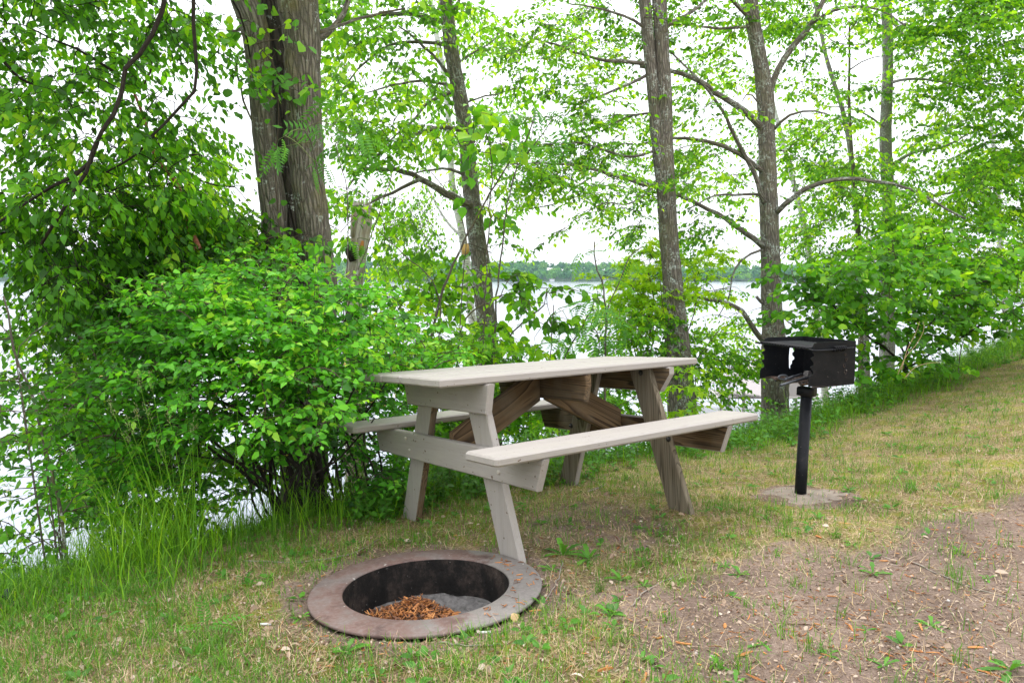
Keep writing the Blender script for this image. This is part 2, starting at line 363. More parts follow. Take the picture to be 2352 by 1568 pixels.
def leaf_area(kind): return {'ovate': .36, 'heart': .55, 'dia': .25, 'lance': .17, 'maple': .42, 'pinnate': .40}[kind]
def grow(g, skel, blobs, size, kind, per=4, Ls=.32, droop=.35, side=(0, 1, -1), rad=.0022, dY=.7, maxr=.012, out=.5, pair=False, flat=.75, tilt=.55, mul=1.0, clump_n=6, clump_w=1.0):
    """leaf sprays inside traced clumps, each tied back to the nearest wood by a curved twig"""
    T = []
    nl = len(side) * (per + 1) if not pair else len(side) * (2 * per + 1)
    for bl in blobs:
        px, py, rx, ry, cov, Y = bl[:6]; dy = bl[6] if len(bl) > 6 else dY
        tau = -math.log(1 - min(cov, .985)); px_leaf = (size * .9 * FPX / Y) ** 2 * leaf_area(kind) * .34
        N = max(1, int(round(mul * tau * math.pi * rx * ry / px_leaf / nl)))
        a = rng.uniform(0, 2 * np.pi, N); r = np.sqrt(rng.uniform(0, 1, N)) * (1 + .12 * rng.normal(size=N))
        yy = np.clip(Y + rng.normal(0, dy, N), Y - 1.6 * dy, Y + 1.6 * dy)
        q = P(px + rx * r * np.cos(a), py + ry * r * np.sin(a), yy)
        if clump_n > 1 and N > clump_n:      # sprays gather in flat layered clumps
            M = max(2, N // clump_n); q = q[rng.integers(0, M, N)] + rng.normal(0, 1, (N, 3)) * V(.15, .15, .045) * (Y / 8) ** .5 * clump_w
        T.append(q)
    T = np.vstack(T); sk = np.vstack(skel)
    cen = sk.mean(0)
    d0 = np.array([np.min(((sk - t) ** 2).sum(1)) for t in T]); order = np.argsort(d0)
    buf = np.zeros((len(sk) + 5 * len(T), 3)); buf[:len(sk)] = sk; cnt = len(sk)
    Dd = np.zeros_like(T)
    for q in order:
        t = T[q]; dd = buf[:cnt] - t; dist = (dd ** 2 * V(1, 1, 1.3)).sum(1); j = int(np.argmin(dist)); s = buf[j].copy(); L = math.sqrt(dist[j]) + 1e-6
        mid = (s + t) / 2 + rng.normal(0, .07, 3) * L + V(0, 0, .10 * L)
        u = np.linspace(0, 1, 6)[:, None]; pth = (1 - u) ** 2 * s + 2 * u * (1 - u) * mid + u ** 2 * t
        r0 = min(maxr, .0025 + .006 * L)
        tube(g, pth, np.linspace(r0, .0022, 6), 4, mat=1, cap=False)
        buf[cnt:cnt + 5] = pth[1:]; cnt += 5
        Dd[q] = nrm(pth[-1] - pth[-3]) * V(1, 1, .5)
    h = T - cen; h[:, 2] *= .2
    Dd = nrm(Dd + out * nrm(h) + rng.normal(0, .35, T.shape) * V(1, 1, .35))
    sprays(g, T, Dd, size, kind, per, Ls, droop, flat, side, rad, tilt, pair)
    return T

def limb_path(pts, Y0, Y1, step=.12, jit=.0):
    pts = np.asarray(pts, float); Ys = np.linspace(Y0, Y1, len(pts))
    p = smooth_path(P(pts[:, 0], pts[:, 1], Ys), step=step)
    if jit: p[1:-1] += rng.normal(0, jit, p[1:-1].shape)
    return p

# ------------------------------------------------------------------ ground sheet
def smooth01(t): t = np.clip(t, 0, 1); return t * t * (3 - 2 * t)
def dirt(x, y):
    d = np.hypot((x - 1.50) / 1.45, (y - 2.20) / 1.15)
    d2 = np.hypot((x - 2.9) / 1.3, (y - 3.0) / .8)
    d = np.minimum(d, d2) + .16 * wob(x, y, 2.6, 5) + .10 * wob(x, y, 9, 6)
    w = smooth01((1.22 - d) / .75)
    pad = smooth01((.36 - np.hypot((x - 1.72), (y - 4.02) * 1.0) + .05 * wob(x, y, 13, 2)) / .14)
    und = .55 * smooth01((.75 - np.hypot(x - .42, (y - 3.55) * .8)) / .5)
    rg = .65 * smooth01((.72 - np.hypot(x - RING[0], y - RING[1]) + .08 * wob(x, y, 9, 4)) / .2)
    return np.clip(np.maximum.reduce([w, pad, und, rg]), 0, 1)
def lush(x, y):
    """how rank the growth is: 0 on the trodden lawn, 1 at the edge of the bank"""
    s = edge_s(x, y) + .22 * wob(x, y, 1.7, 8)
    return smooth01((s + .42) / .55)
def axis_lines(a, b, step, lo, hi):
    core = list(np.arange(a, b + 1e-6, step)); out = []; q, st = a, step
    while q > lo: st = min(st * 1.25, 200); q -= st; out.append(max(q, lo))
    up = []; q, st = core[-1], step
    while q < hi: st = min(st * 1.25, 200); q += st; up.append(min(q, hi))
    return np.array(out[::-1] + core + up)
gx = axis_lines(-3.2, 4.6, .035, -1500, 1500); gy = axis_lines(1.6, 7.2, .035, -400, 1500)
GX, GY = np.meshgrid(gx, gy)
GZ = ground(GX, GY, True) + np.where(np.abs(GX) < 6, .004 * wob(GX, GY, 41, 9), 0)
g = Geo(); W_, H_ = len(gx), len(gy)
ii = (np.arange(H_ - 1)[:, None] * W_ + np.arange(W_ - 1)[None]).ravel()
g.add(np.stack([GX, GY, GZ], -1).reshape(-1, 3), None, np.stack([ii, ii + 1, ii + W_ + 1, ii + W_], -1), np.clip(dirt(GX, GY), 0, 1).ravel())
m, n, l, out = new_mat('soil')
a = attr(n, 'rnd'); co = coord(n, l)
f1 = noise(n, l, co, 9, 8, .65); f2 = noise(n, l, co, 70, 6, .7); f3 = noise(n, l, co, 2.2, 5, .6); f4 = noise(n, l, co, 260, 3, .6)
soilc = ramp(n, l, f2, [(.30, (.17, .122, .098)), (.5, (.265, .195, .158)), (.72, (.38, .30, .255))])
that = ramp(n, l, f2, [(.30, (.08, .06, .028)), (.46, (.25, .19, .095)), (.62, (.46, .37, .22))])
mossc = ramp(n, l, f4, [(.3, (.12, .14, .012)), (.7, (.36, .36, .045))])
mm = ramp(n, l, f1, [(.46, (0, 0, 0)), (.60, (1, 1, 1))])
that = mix(n, l, math_node(n, l, 'MULTIPLY', mm, .8), that, mossc)
fac = math_node(n, l, 'ADD', a.outputs['Fac'], math_node(n, l, 'MULTIPLY', math_node(n, l, 'SUBTRACT', f1, .5), 1.5))
fac = ramp(n, l, fac, [(.35, (0, 0, 0)), (.65, (1, 1, 1))])
col = mix(n, l, fac, that, soilc)
col = mix(n, l, 1.0, col, ramp(n, l, f3, [(.35, (.62, .60, .58)), (.62, (1.1, 1.08, 1.05))]), 'MULTIPLY')
peb = ramp(n, l, f4, [(.66, (0, 0, 0)), (.70, (1, 1, 1))]); col = mix(n, l, math_node(n, l, 'MULTIPLY', peb, .5), col, (.46, .40, .35))
drk = ramp(n, l, noise(n, l, co, 120, 3), [(.30, (1, 1, 1)), (.36, (0, 0, 0))]); col = mix(n, l, math_node(n, l, 'MULTIPLY', drk, .75), col, (.05, .035, .028))
b = principled(n, .95, .1); l.new(col, b.inputs['Base Color'])
l.new(bump(n, l, f4, .6, .006, bump(n, l, f2, .9, .018)), b.inputs['Normal']); l.new(b.outputs[0], out.inputs['Surface'])
tag(g.obj('ground', 'soil'), 'trodden soil and thin lawn sloping to the lake bank', kind='structure')

# ------------------------------------------------------------------ lake and far shore
m, n, l, out = new_mat('lake_water')
co = coord(n, l, scale=(1, .35, 1)); f = noise(n, l, co, 1.1, 5, .6); f2 = noise(n, l, co, .12, 3)
b = principled(n, .12, .5, 0); b.inputs['IOR'].default_value = 1.33; b.inputs['Base Color'].default_value = (.26, .29, .35, 1)
l.new(bump(n, l, f, .35, .12), b.inputs['Normal']); l.new(b.outputs[0], out.inputs['Surface'])
g = Geo(); xs = np.array([-1500, -300, -60, 60, 300, 1500.]); ys = np.array([-20, 40, 200, 700, 1200.])
XX, YY = np.meshgrid(xs, ys); ii = (np.arange(4)[:, None] * 6 + np.arange(5)[None]).ravel()
g.add(np.stack([XX, YY, 0 * XX + LAKE], -1).reshape(-1, 3), None, np.stack([ii, ii + 1, ii + 7, ii + 6], -1))
tag(g.obj('lake_water', 'lake_water'), 'pale calm lake water under an overcast sky', kind='structure')

SHX = np.array([-1100, -360, -260, -150, -60, 40, 90, 160, 220, 330, 420, 520, 1100.]); SHH = np.array([44, 38, 35, 36, 33, 34, 32, 32, 25, 24, 26, 31, 40.]) - 13
def far_h(x, y): return LAKE + np.interp(x, SHX, SHH) * smooth01((y - 1085) / 190) + 1.2 * wob(x, y, .02, 3) * smooth01((y - 1090) / 60) - 1.0 * (y < 1086)
hx = np.linspace(-1300, 1300, 140); hy = np.array([1080, 1088, 1095, 1110, 1130, 1160, 1200, 1250, 1300, 1380.])
XX, YY = np.meshgrid(hx, hy); ii = (np.arange(9)[:, None] * 140 + np.arange(139)[None]).ravel()
g = Geo(); g.add(np.stack([XX, YY, far_h(XX, YY)], -1).reshape(-1, 3), None, np.stack([ii, ii + 1, ii + 141, ii + 140], -1))
plain('hill_soil', (.05, .08, .03), .95, .05, var=.4, scale=.08, bmp=0)
tag(g.obj('hills', 'hill_soil'), 'low wooded hills across the lake', kind='structure')
m, n, l, out = new_mat('far_foliage')
a = attr(n, 'rnd'); co = coord(n, l)
c1 = ramp(n, l, a.outputs['Fac'], [(0, (.03, .11, .03)), (.5, (.09, .26, .03)), (1, (.22, .42, .035))])
c2 = mix(n, l, ramp(n, l, noise(n, l, co, .5, 5, .75), [(.35, (0, 0, 0)), (.65, (1, 1, 1))]), (.55, .55, .55), (1.5, 1.5, 1.5))
b = principled(n, .9, .1); l.new(mix(n, l, 1, c1, c2, 'MULTIPLY'), b.inputs['Base Color'])
l.new(bump(n, l, noise(n, l, co, .6, 5, .7), 1, 2.0), b.inputs['Normal']); l.new(b.outputs[0], out.inputs['Surface'])
# one crown of the far wood: a cloud of leafy facets on a lumpy shell
def far_crown_template(seed):
    r = np.random.default_rng(seed); k = 110
    d = nrm(r.normal(size=(k, 3))); d[:, 2] = np.abs(d[:, 2]) * 1.15 - .35
    lump = 1 + .22 * np.sin(d[:, 0] * 5 + seed) + .18 * np.cos(d[:, 1] * 6 + d[:, 2] * 4 + seed)
    c = d * lump[:, None] * r.uniform(.72, 1.0, k)[:, None]
    u = nrm(np.cross(d + r.normal(0, .35, (k, 3)), V(0, 0, 1))); w = nrm(np.cross(u, d)); s = r.uniform(.16, .34, k)[:, None]
    v = np.stack([c + u * s, c + w * s * .8, c - u * s, c - w * s * .8], 1).reshape(-1, 3)
    f = (np.arange(k) * 4)[:, None] + np.arange(4)[None]
    return v, f
FT = [far_crown_template(k) for k in range(5)]
g = Geo(); N = 2300
fx = rng.uniform(-1150, 1150, N); fy = 1092 + 190 * rng.uniform(0, 1, N) ** 1.15
for x, y in zip(fx, fy):
    v, f = FT[rng.integers(5)]; hgt = rng.uniform(11, 18) * (1.1 if y < 1120 else 1); wd = rng.uniform(4.5, 7.5)
    an = rng.uniform(0, 6.28); ca, sa = math.cos(an), math.sin(an)
    vv = np.stack([(v[:, 0] * ca - v[:, 1] * sa) * wd, (v[:, 0] * sa + v[:, 1] * ca) * wd, v[:, 2] * hgt * .5 + hgt * .55], -1) + V(x, y, float(far_h(x, y)))
    g.add(vv, None, f, np.clip(rng.beta(2, 2) + rng.normal(0, .12, len(v)), 0, 1), None, 0)
near = fy < 1112
rods(g, np.stack([fx[near], fy[near] - 3, far_h(fx[near], fy[near])], -1), np.stack([fx[near], fy[near] - 3, far_h(fx[near], fy[near]) + 7], -1), .35, .2, 1)
tag(g.obj('far_forest', ['far_foliage', 'bark_grey']), 'hazy green forest along the far shore of the lake', 'forest', kind='stuff')
plain('white_paint_far', (.75, .75, .74), .7, .2, var=.05, bmp=0); plain('roof_grey', (.22, .22, .24), .8, .2, var=.2, scale=3, bmp=0)
def boxg(g, c, s, R_=None, mat=0, rnd=.5):
    c, s = np.asarray(c, float), np.asarray(s, float) / 2
    v = np.array([[x, y, z] for z in (-1, 1) for y in (-1, 1) for x in (-1, 1)]) * s
    if R_ is not None: v = v @ np.asarray(R_).T
    g.add(v + c, None, [[0, 2, 3, 1], [4, 5, 7, 6], [0, 1, 5, 4], [2, 6, 7, 3], [0, 4, 6, 2], [1, 3, 7, 5]], rnd, None, mat)
for px, wdt, lab in ((872, 9, 'small white boathouse at the left end of the far shore'), (1268, 7, 'white boathouse on the far shore above the middle of the table'), (1392, 8, 'pale boathouse on the far shore behind the thin sumac stem')):
    c = P(px, 646, 1088.); x0, y0 = c[0], 1087.
    r_ = root('boathouse', lab, 'boathouse', (x0, y0, LAKE), 'boathouses on the far shore')
    g = Geo(); boxg(g, (x0, y0, LAKE + 1.5), (wdt, 5, 2.4)); g.obj('wall', 'white_paint_far', r_)
    g = Geo(); hw = wdt / 2 + .5
    g.add([(x0 - hw, y0 - 3, LAKE + 2.72), (x0 + hw, y0 - 3, LAKE + 2.72), (x0 + hw, y0 + 3, LAKE + 2.72), (x0 - hw, y0 + 3, LAKE + 2.72), (x0 - hw, y0, LAKE + 4.2), (x0 + hw, y0, LAKE + 4.2)],
          [[0, 4, 3], [1, 2, 5]], [[0, 1, 5, 4], [2, 3, 4, 5], [0, 3, 2, 1]]); g.obj('roof', 'roof_grey', r_, smooth=False)

# ------------------------------------------------------------------ picnic table
Rz = lambda a: np.array([[math.cos(a), -math.sin(a), 0], [math.sin(a), math.cos(a), 0], [0, 0, 1]])
Rx = lambda a: np.array([[1, 0, 0], [0, math.cos(a), -math.sin(a)], [0, math.sin(a), math.cos(a)]])
Ry = lambda a: np.array([[math.cos(a), 0, math.sin(a)], [0, 1, 0], [-math.sin(a), 0, math.cos(a)]])
MT = Rz(.6460) @ Rx(-.0756) @ Ry(.0131)
TT = V(-.5104, 3.2747, -1.2114 + CZ) + MT @ V(0, 0, -.075)
def wood_painted():
    m, n, l, out = new_mat('wood_painted')
    u = attr(n, 'bc'); mp = n.new('ShaderNodeMapping'); mp.inputs['Scale'].default_value = (.035, 1, 1); l.new(u.outputs['Vector'], mp.inputs['Vector'])
    g1 = noise(n, l, mp.outputs[0], 210, 4, .6, .4); g2 = noise(n, l, mp.outputs[0], 45, 3, .5, .6)
    base = mix(n, l, g2, (.30, .272, .25), (.385, .352, .328))
    base = mix(n, l, ramp(n, l, g1, [(.28, (1, 1, 1)), (.42, (0, 0, 0))]), base, (.25, .22, .19))
    n3 = noise(n, l, u.outputs['Vector'], 5, 5, .65)
    base = mix(n, l, math_node(n, l, 'MULTIPLY', ramp(n, l, n3, [(.5, (0, 0, 0)), (.75, (1, 1, 1))]), .5), base, (.40, .36, .31))
    n4 = noise(n, l, u.outputs['Vector'], 46, 2, .5); chip = ramp(n, l, n4, [(.715, (0, 0, 0)), (.735, (1, 1, 1))])
    base = mix(n, l, chip, base, (.10, .06, .035))
    mp2 = n.new('ShaderNodeMapping'); mp2.inputs['Scale'].default_value = (.10, 1, 1); l.new(u.outputs['Vector'], mp2.inputs['Vector'])
    cr = noise(n, l, mp2.outputs[0], 55, 2, .5, 1.2); crk = ramp(n, l, cr, [(.494, (0, 0, 0)), (.50, (1, 1, 1)), (.506, (0, 0, 0))])
    msk = ramp(n, l, noise(n, l, u.outputs['Vector'], 3.3, 2), [(.58, (0, 0, 0)), (.64, (1, 1, 1))])
    ck = math_node(n, l, 'MULTIPLY', crk, msk); base = mix(n, l, math_node(n, l, 'MULTIPLY', ck, .55), base, (.17, .14, .11))
    b = principled(n, .55, .3); l.new(base, b.inputs['Base Color'])
    l.new(bump(n, l, g2, .25, .004, bump(n, l, g1, .35, .0015)), b.inputs['Normal']); l.new(b.outputs[0], out.inputs['Surface'])
wood_painted()
def wood_raw(name, dark, light):
    m, n, l, out = new_mat(name)
    u = attr(n, 'bc'); mp = n.new('ShaderNodeMapping'); mp.inputs['Scale'].default_value = (.045, 1, 1); l.new(u.outputs['Vector'], mp.inputs['Vector'])
    nz = noise(n, l, mp.outputs[0], 9, 2, .5, .8)
    rings = math_node(n, l, 'FRACT', math_node(n, l, 'MULTIPLY', nz, 13))
    g1 = noise(n, l, mp.outputs[0], 150, 4, .6)
    col = ramp(n, l, rings, [(0, light), (.60, tuple((a + b_) / 2 for a, b_ in zip(dark, light))), (.90, dark), (1, light)])
    col = mix(n, l, math_node(n, l, 'MULTIPLY', g1, .5), col, tuple(x * .5 for x in dark))
    n3 = noise(n, l, u.outputs['Vector'], 4, 4, .6)
    col = mix(n, l, ramp(n, l, n3, [(.45, (0, 0, 0)), (.75, (.55, .55, .55))]), col, (.19, .175, .14))
    b = principled(n, .8, .2); l.new(col, b.inputs['Base Color']); l.new(bump(n, l, rings, .25, .002, bump(n, l, g1, .4, .002)), b.inputs['Normal'])
    l.new(b.outputs[0], out.inputs['Surface'])
wood_raw('wood_raw', (.042, .026, .015), (.22, .145, .078))
wood_raw('wood_raw_pale', (.095, .075, .050), (.30, .25, .18))
plain('bolt_metal', (.07, .068, .065), .45, .5, .8, var=.3, scale=200)
plain('bolt_painted', (.42, .39, .34), .5, .4, 0, var=.15, scale=200)

def plank(g, poly, th, O, U, Vv, raw=(), mat=0, ch=.006, seed=0):
    """a board: outline poly in the (U, V) plane through O, thickness th along U x V, arrises chamfered.
    raw: the faces that carry bare wood, among 'back', 'front', and edge numbers"""
    U, Vv = np.asarray(U, float), np.asarray(Vv, float); Nn = np.cross(U, Vv); poly = np.asarray(poly, float); k = len(poly)
    c = poly.mean(0)
    ins = []
    for q in range(k):
        p0, p1, p2 = poly[q - 1], poly[q], poly[(q + 1) % k]
        a, b_ = p0 - p1, p2 - p1; a /= np.linalg.norm(a); b_ /= np.linalg.norm(b_)
        sn = abs(a[0] * b_[1] - a[1] * b_[0]) + 1e-6; ins.append(p1 + (a + b_) * ch / sn)
    ins = np.array(ins)
    rings = [(ins, 0), (poly, ch), (poly, th - ch), (ins, th)]
    X = np.vstack([np.asarray(O) + p[:, :1] * U + p[:, 1:] * Vv + h * Nn for p, h in rings])
    along = np.ptp(poly[:, 0]) >= np.ptp(poly[:, 1])
    BC = np.vstack([np.c_[p[:, 0] if along else p[:, 1], p[:, 1] if along else p[:, 0], np.full(k, h)] for p, h in rings]) + V(seed * 3.7, seed * 1.3, seed * .71)
    mm = lambda key: 1 if key in raw else mat
    def addf(idx, mt):
        idx = list(idx); v = X[idx]; bc = BC[idx]
        if len(idx) == 4: g.add(v, None, [[0, 1, 2, 3]], .5, bc, mt)
        else: g.add(v, [[0, q, q + 1] for q in range(1, len(idx) - 1)], None, .5, bc, mt)
    addf(range(k - 1, -1, -1), mm('back')); addf(range(3 * k, 4 * k), mm('front'))
    for r in range(3):
        for q in range(k):
            a, b_ = r * k + q, r * k + (q + 1) % k
            addf([a, b_, b_ + k, a + k], mm(q))
tw = lambda p: MT @ np.asarray(p, float) + TT
ux, uy, uz = MT[:, 0], MT[:, 1], MT[:, 2]
table = root('picnic_table', 'weathered taupe painted picnic table on the lawn beside the fire ring', 'picnic table', TT)
L_, ZT, ZB, TH = 1.738, .752 + .075, .459 + .075, .038
M2 = ['wood_painted', 'wood_raw']
def tpart(name, build, mats=M2, label=None):
    g = Geo(); build(g); o = g.obj(name, mats, table, smooth=False)
    if label: o['label'] = label
    return o
bw_ = (.377 * 2 - 3 * .008) / 4
for q in range(4):
    y0 = -.377 + q * (bw_ + .008); e = rng.uniform(-.006, .006)
    tpart('tabletop_board', lambda g: plank(g, [(e, 0), (L_ + e, 0), (L_ + e, bw_), (e, bw_)], TH, tw((0, y0, ZT - TH + rng.uniform(-.001, .001))), ux, uy, raw=('back',), seed=q, ch=.007))
for s, y0 in ((-1, -.776), (1, .539)):
    tpart('bench_board', lambda g: plank(g, [(.016, 0), (L_ - .016, 0), (L_, .016), (L_, .221), (L_ - .016, .237), (.016, .237), (0, .221), (0, .016)], TH, tw((0, y0, ZB - TH)), ux, uy, raw=('back',), seed=7 + s, ch=.008))
# end frames: two legs, a cleat under the top and a long beam under the benches; boards in the (y, z) plane
Zc1 = ZT - TH; ZBb = ZB - TH
def leg_poly(s):
    top, bot = .195, .475; hw = .077
    p = [(s * (bot + hw), -.02), (s * (bot - hw), -.02), (s * (top - hw), Zc1 - .001), (s * (top + hw), Zc1 - .001)]
    return p if s < 0 else p[::-1]
for end, (xl, xb) in enumerate(((.273, .235), (1.430, 1.468))):
    for s in (-1, 1):
        def b(g, s=s):
            pl = leg_poly(s)
            pl = pl[::-1] if np.cross(np.array(pl[1]) - pl[0], np.array(pl[2]) - pl[1]) < 0 else pl
            plank(g, pl, TH, tw((xl, 0, 0)), uy, uz, raw=(('front',) + ((1, 3) if s > 0 else ())) if end == 0 else ('back', 'front', 3), mat=0, seed=11 + s + end * 5, ch=.005)
        tpart('leg', b, M2 if end == 0 else ['wood_painted', 'wood_raw_pale'], label='bare brown leg at the far end of the table' if end else None)
    tpart('top_cleat', lambda g: plank(g, [(-.325, Zc1 - .142), (.325, Zc1 - .142), (.40, Zc1 - .04), (.40, Zc1 - .001), (-.40, Zc1 - .001), (-.40, Zc1 - .04)] if end else
          [(-.372, Zc1 - .142), (.372, Zc1 - .142), (.405, Zc1 - .001), (-.405, Zc1 - .001)], TH, tw((xb, 0, 0)), uy, uz, raw=('front',) if end == 0 else ('back', 'front'), seed=20 + end))
    tpart('seat_beam', lambda g: plank(g, [(-.722, ZBb - .142), (.722, ZBb - .142), (.778, ZBb - .001), (-.778, ZBb - .001)], TH, tw((xb, 0, 0)), uy, uz, raw=('front',) if end == 0 else ('back', 'front'), seed=22 + end))
tpart('middle_cleat', lambda g: plank(g, [(-.36, Zc1 - .140), (.36, Zc1 - .140), (.385, Zc1 - .06), (.385, Zc1 - .001), (-.385, Zc1 - .001), (-.385, Zc1 - .06)], TH, tw((.85, 0, 0)), uy, uz, raw=('back', 'front', 0, 1, 2, 3, 4, 5), seed=25))
for s in (0, 1):
    def b(g, s=s):
        f = (lambda x: x) if s == 0 else (lambda x: 1.738 - x)
        pl = [(f(.2735), .275 + .075), (f(.847), .560 + .075), (f(.847), Zc1 - .002), (f(.780), Zc1 - .002), (f(.2735), .452 + .075)]
        if s: pl = pl[::-1]
        an = math.radians(26) * (1 if s == 0 else -1); cu, su = math.cos(an), math.sin(an); pl = [(x * cu + z * su, -x * su + z * cu) for x, z in pl]
        plank(g, pl, TH, tw((0, .019, 0)), ux * cu + uz * su, -ux * su + uz * cu, raw=('back', 'front', 0, 1, 2, 3, 4, 5), seed=30 + s)
    tpart('diagonal_brace', b)
def disc(g, c, ax, r, h, sides=10, mat=0):
    ax = nrm(np.asarray(ax, float)); tube(g, [c, c + ax * h * .6, c + ax * h], [r, r, r * .6], sides, mat=mat)
for (x, yy, z) in ((.235, .475 - .077, .60 - .14), (.235, .36, .40), (.235, -.46, .40), (.235, -.40, .46)):
    tpart('bolt', lambda g: disc(g, tw((x, yy, z)), -ux, .010, .008), ['bolt_painted'])
for (x, yy, z) in ((1.43, -.215, .755), (1.43, .215, .755), (1.43, .325, .455), (1.43, .40, .395), (1.43, -.335, .455), (1.43, -.405, .395)):
    tpart('bolt', lambda g: (disc(g, tw((x, yy, z)), -ux, .017, .003), disc(g, tw((x, yy, z)) - ux * .003, -ux, .009, .012)), ['bolt_metal'])

# ------------------------------------------------------------------ fire ring
nz_ = nrm(GN); rx_ = nrm(np.cross(V(0, 1, 0), nz_)); ry_ = np.cross(nz_, rx_)
ring_c = V(RING[0], RING[1], CZ + (-1.0266 + .035 * RING[0] - .068 * RING[1]) / .997)
fire = root('fire_ring', 'flanged rusty steel fire ring sunk in the ground in front of the table', 'fire ring', ring_c)
m, n, l, out = new_mat('ring_rust')
co = coord(n, l); f1 = noise(n, l, co, 5, 7, .65); f2 = noise(n, l, co, 55, 6, .75); f3 = noise(n, l, co, 2.0, 2)
sx = n.new('ShaderNodeSeparateXYZ'); l.new(co, sx.inputs[0])
rustc = ramp(n, l, f1, [(.30, (.075, .048, .042)), (.46, (.155, .095, .080)), (.58, (.17, .135, .122)), (.70, (.11, .085, .078))])
grey = mix(n, l, f2, (.15, .138, .125), (.27, .255, .238))
side_ = math_node(n, l, 'ADD', math_node(n, l, 'MULTIPLY', sx.outputs[0], 1.6), math_node(n, l, 'MULTIPLY', f1, 1.4))
col = mix(n, l, ramp(n, l, side_, [(.86, (0, 0, 0)), (1.15, (.85, .85, .85))]), rustc, grey)
col = mix(n, l, math_node(n, l, 'MULTIPLY', ramp(n, l, f2, [(.45, (0, 0, 0)), (.75, (1, 1, 1))]), .45), col, (.30, .25, .235))
spot = ramp(n, l, noise(n, l, co, 30, 2), [(.73, (0, 0, 0)), (.75, (1, 1, 1))]); col = mix(n, l, math_node(n, l, 'MULTIPLY', spot, .7), col, (.52, .50, .47))
b = principled(n, .75, .3, .1); l.new(col, b.inputs['Base Color']); l.new(bump(n, l, f2, .5, .004), b.inputs['Normal']); l.new(b.outputs[0], out.inputs['Surface'])
m, n, l, out = new_mat('ring_soot')
co = coord(n, l, scale=(1, 1, .8)); f1 = noise(n, l, co, 8, 7, .75); f2 = noise(n, l, co, 60, 4, .7)
sx = n.new('ShaderNodeSeparateXYZ'); l.new(coord(n, l), sx.inputs[0])
col = ramp(n, l, f1, [(.3, (.004, .004, .004)), (.5, (.015, .013, .012)), (.68, (.065, .048, .040)), (.78, (.16, .15, .14))])
hz = math_node(n, l, 'ADD', math_node(n, l, 'MULTIPLY', sx.outputs[2], -6.5), math_node(n, l, 'MULTIPLY', math_node(n, l, 'SUBTRACT', f1, .5), 1.8))
col = mix(n, l, ramp(n, l, hz, [(1.0, (0, 0, 0)), (1.9, (.6, .6, .6))]), col, (.22, .20, .185))
col = mix(n, l, math_node(n, l, 'MULTIPLY', ramp(n, l, f2, [(.66, (0, 0, 0)), (.72, (1, 1, 1))]), .5), col, (.38, .36, .34))
b = principled(n, .9, .2); l.new(col, b.inputs['Base Color']); l.new(bump(n, l, f2, .7, .01), b.inputs['Normal']); l.new(b.outputs[0], out.inputs['Surface'])
def lathe(g, prof, sides=96, c=V(0, 0, 0), warp=0, mat=0):
    prof = np.asarray(prof, float); th = np.arange(sides) / sides * 2 * np.pi
    w = 1 + warp * np.sin(th * 3 + 1) + warp * .6 * np.sin(th * 7)
    loc = np.stack([prof[:, 0][:, None] * np.cos(th) * w, prof[:, 0][:, None] * np.sin(th) * w, prof[:, 1][:, None] + 0 * th + warp * 2 * prof[:, 0][:, None] * np.sin(th * 2 + .5) * .6], -1)
    v = c + loc[..., :1] * rx_ + loc[..., 1:2] * ry_ + loc[..., 2:] * nz_
    k = len(prof); i = np.arange(k - 1)[:, None] * sides; j = np.arange(sides)[None]; jn = (j + 1) % sides
    g.add(v.reshape(-1, 3), None, np.stack([i + j, i + jn, i + sides + jn, i + sides + j], -1).reshape(-1, 4), .5, loc.reshape(-1, 3), mat)
def local_obj(g, name, mats, parent, smooth=True):
    """mesh given in world space, stored with the parent's base as its origin"""
    for k in range(len(g.v)): g.v[k] = g.v[k] - np.array(parent.location)
    o = g.obj(name, mats, None, smooth); o.parent = parent; return o
g = Geo(); lathe(g, [(.331, -.012), (.3315, -.001), (.334, .002), (.40, .002), (.459, .001), (.4625, -.001), (.463, -.009), (.45, -.012)], warp=.002, c=ring_c); local_obj(g, 'rim_plate', 'ring_rust', fire)
g = Geo(); lathe(g, [(.329, -.002), (.331, -.10), (.331, -.19), (.331, -.27)], c=ring_c, warp=.002); local_obj(g, 'liner_wall', 'ring_soot', fire)
plain('ash', (.17, .16, .155), .95, .1, var=.85, scale=38, bmp=1, bd=.02)
g = Geo(); th = np.linspace(0, 2 * np.pi, 64, endpoint=False); rr = np.linspace(0, .329, 18)
RR, TH_ = np.meshgrid(rr, th, indexing='ij')
X_, Y_ = RR * np.cos(TH_), RR * np.sin(TH_)
bank = .055 * smooth01((RR - .235) / .05) * smooth01((Y_ + .5 * X_ + .08) / .18)
hh = -.215 + bank + .008 * wob(X_, Y_, 22, 2) + .004 * wob(X_, Y_, 60, 3)
v = ring_c + X_[..., None] * rx_ + Y_[..., None] * ry_ + hh[..., None] * nz_
i = np.arange(17)[:, None] * 64; j = np.arange(64)[None]; jn = (j + 1) % 64
g.add(v.reshape(-1, 3), None, np.stack([i + j, i + 64 + j, i + 64 + jn, i + jn], -1).reshape(-1, 4))
o = local_obj(g, 'ash_bed', 'ash', fire)

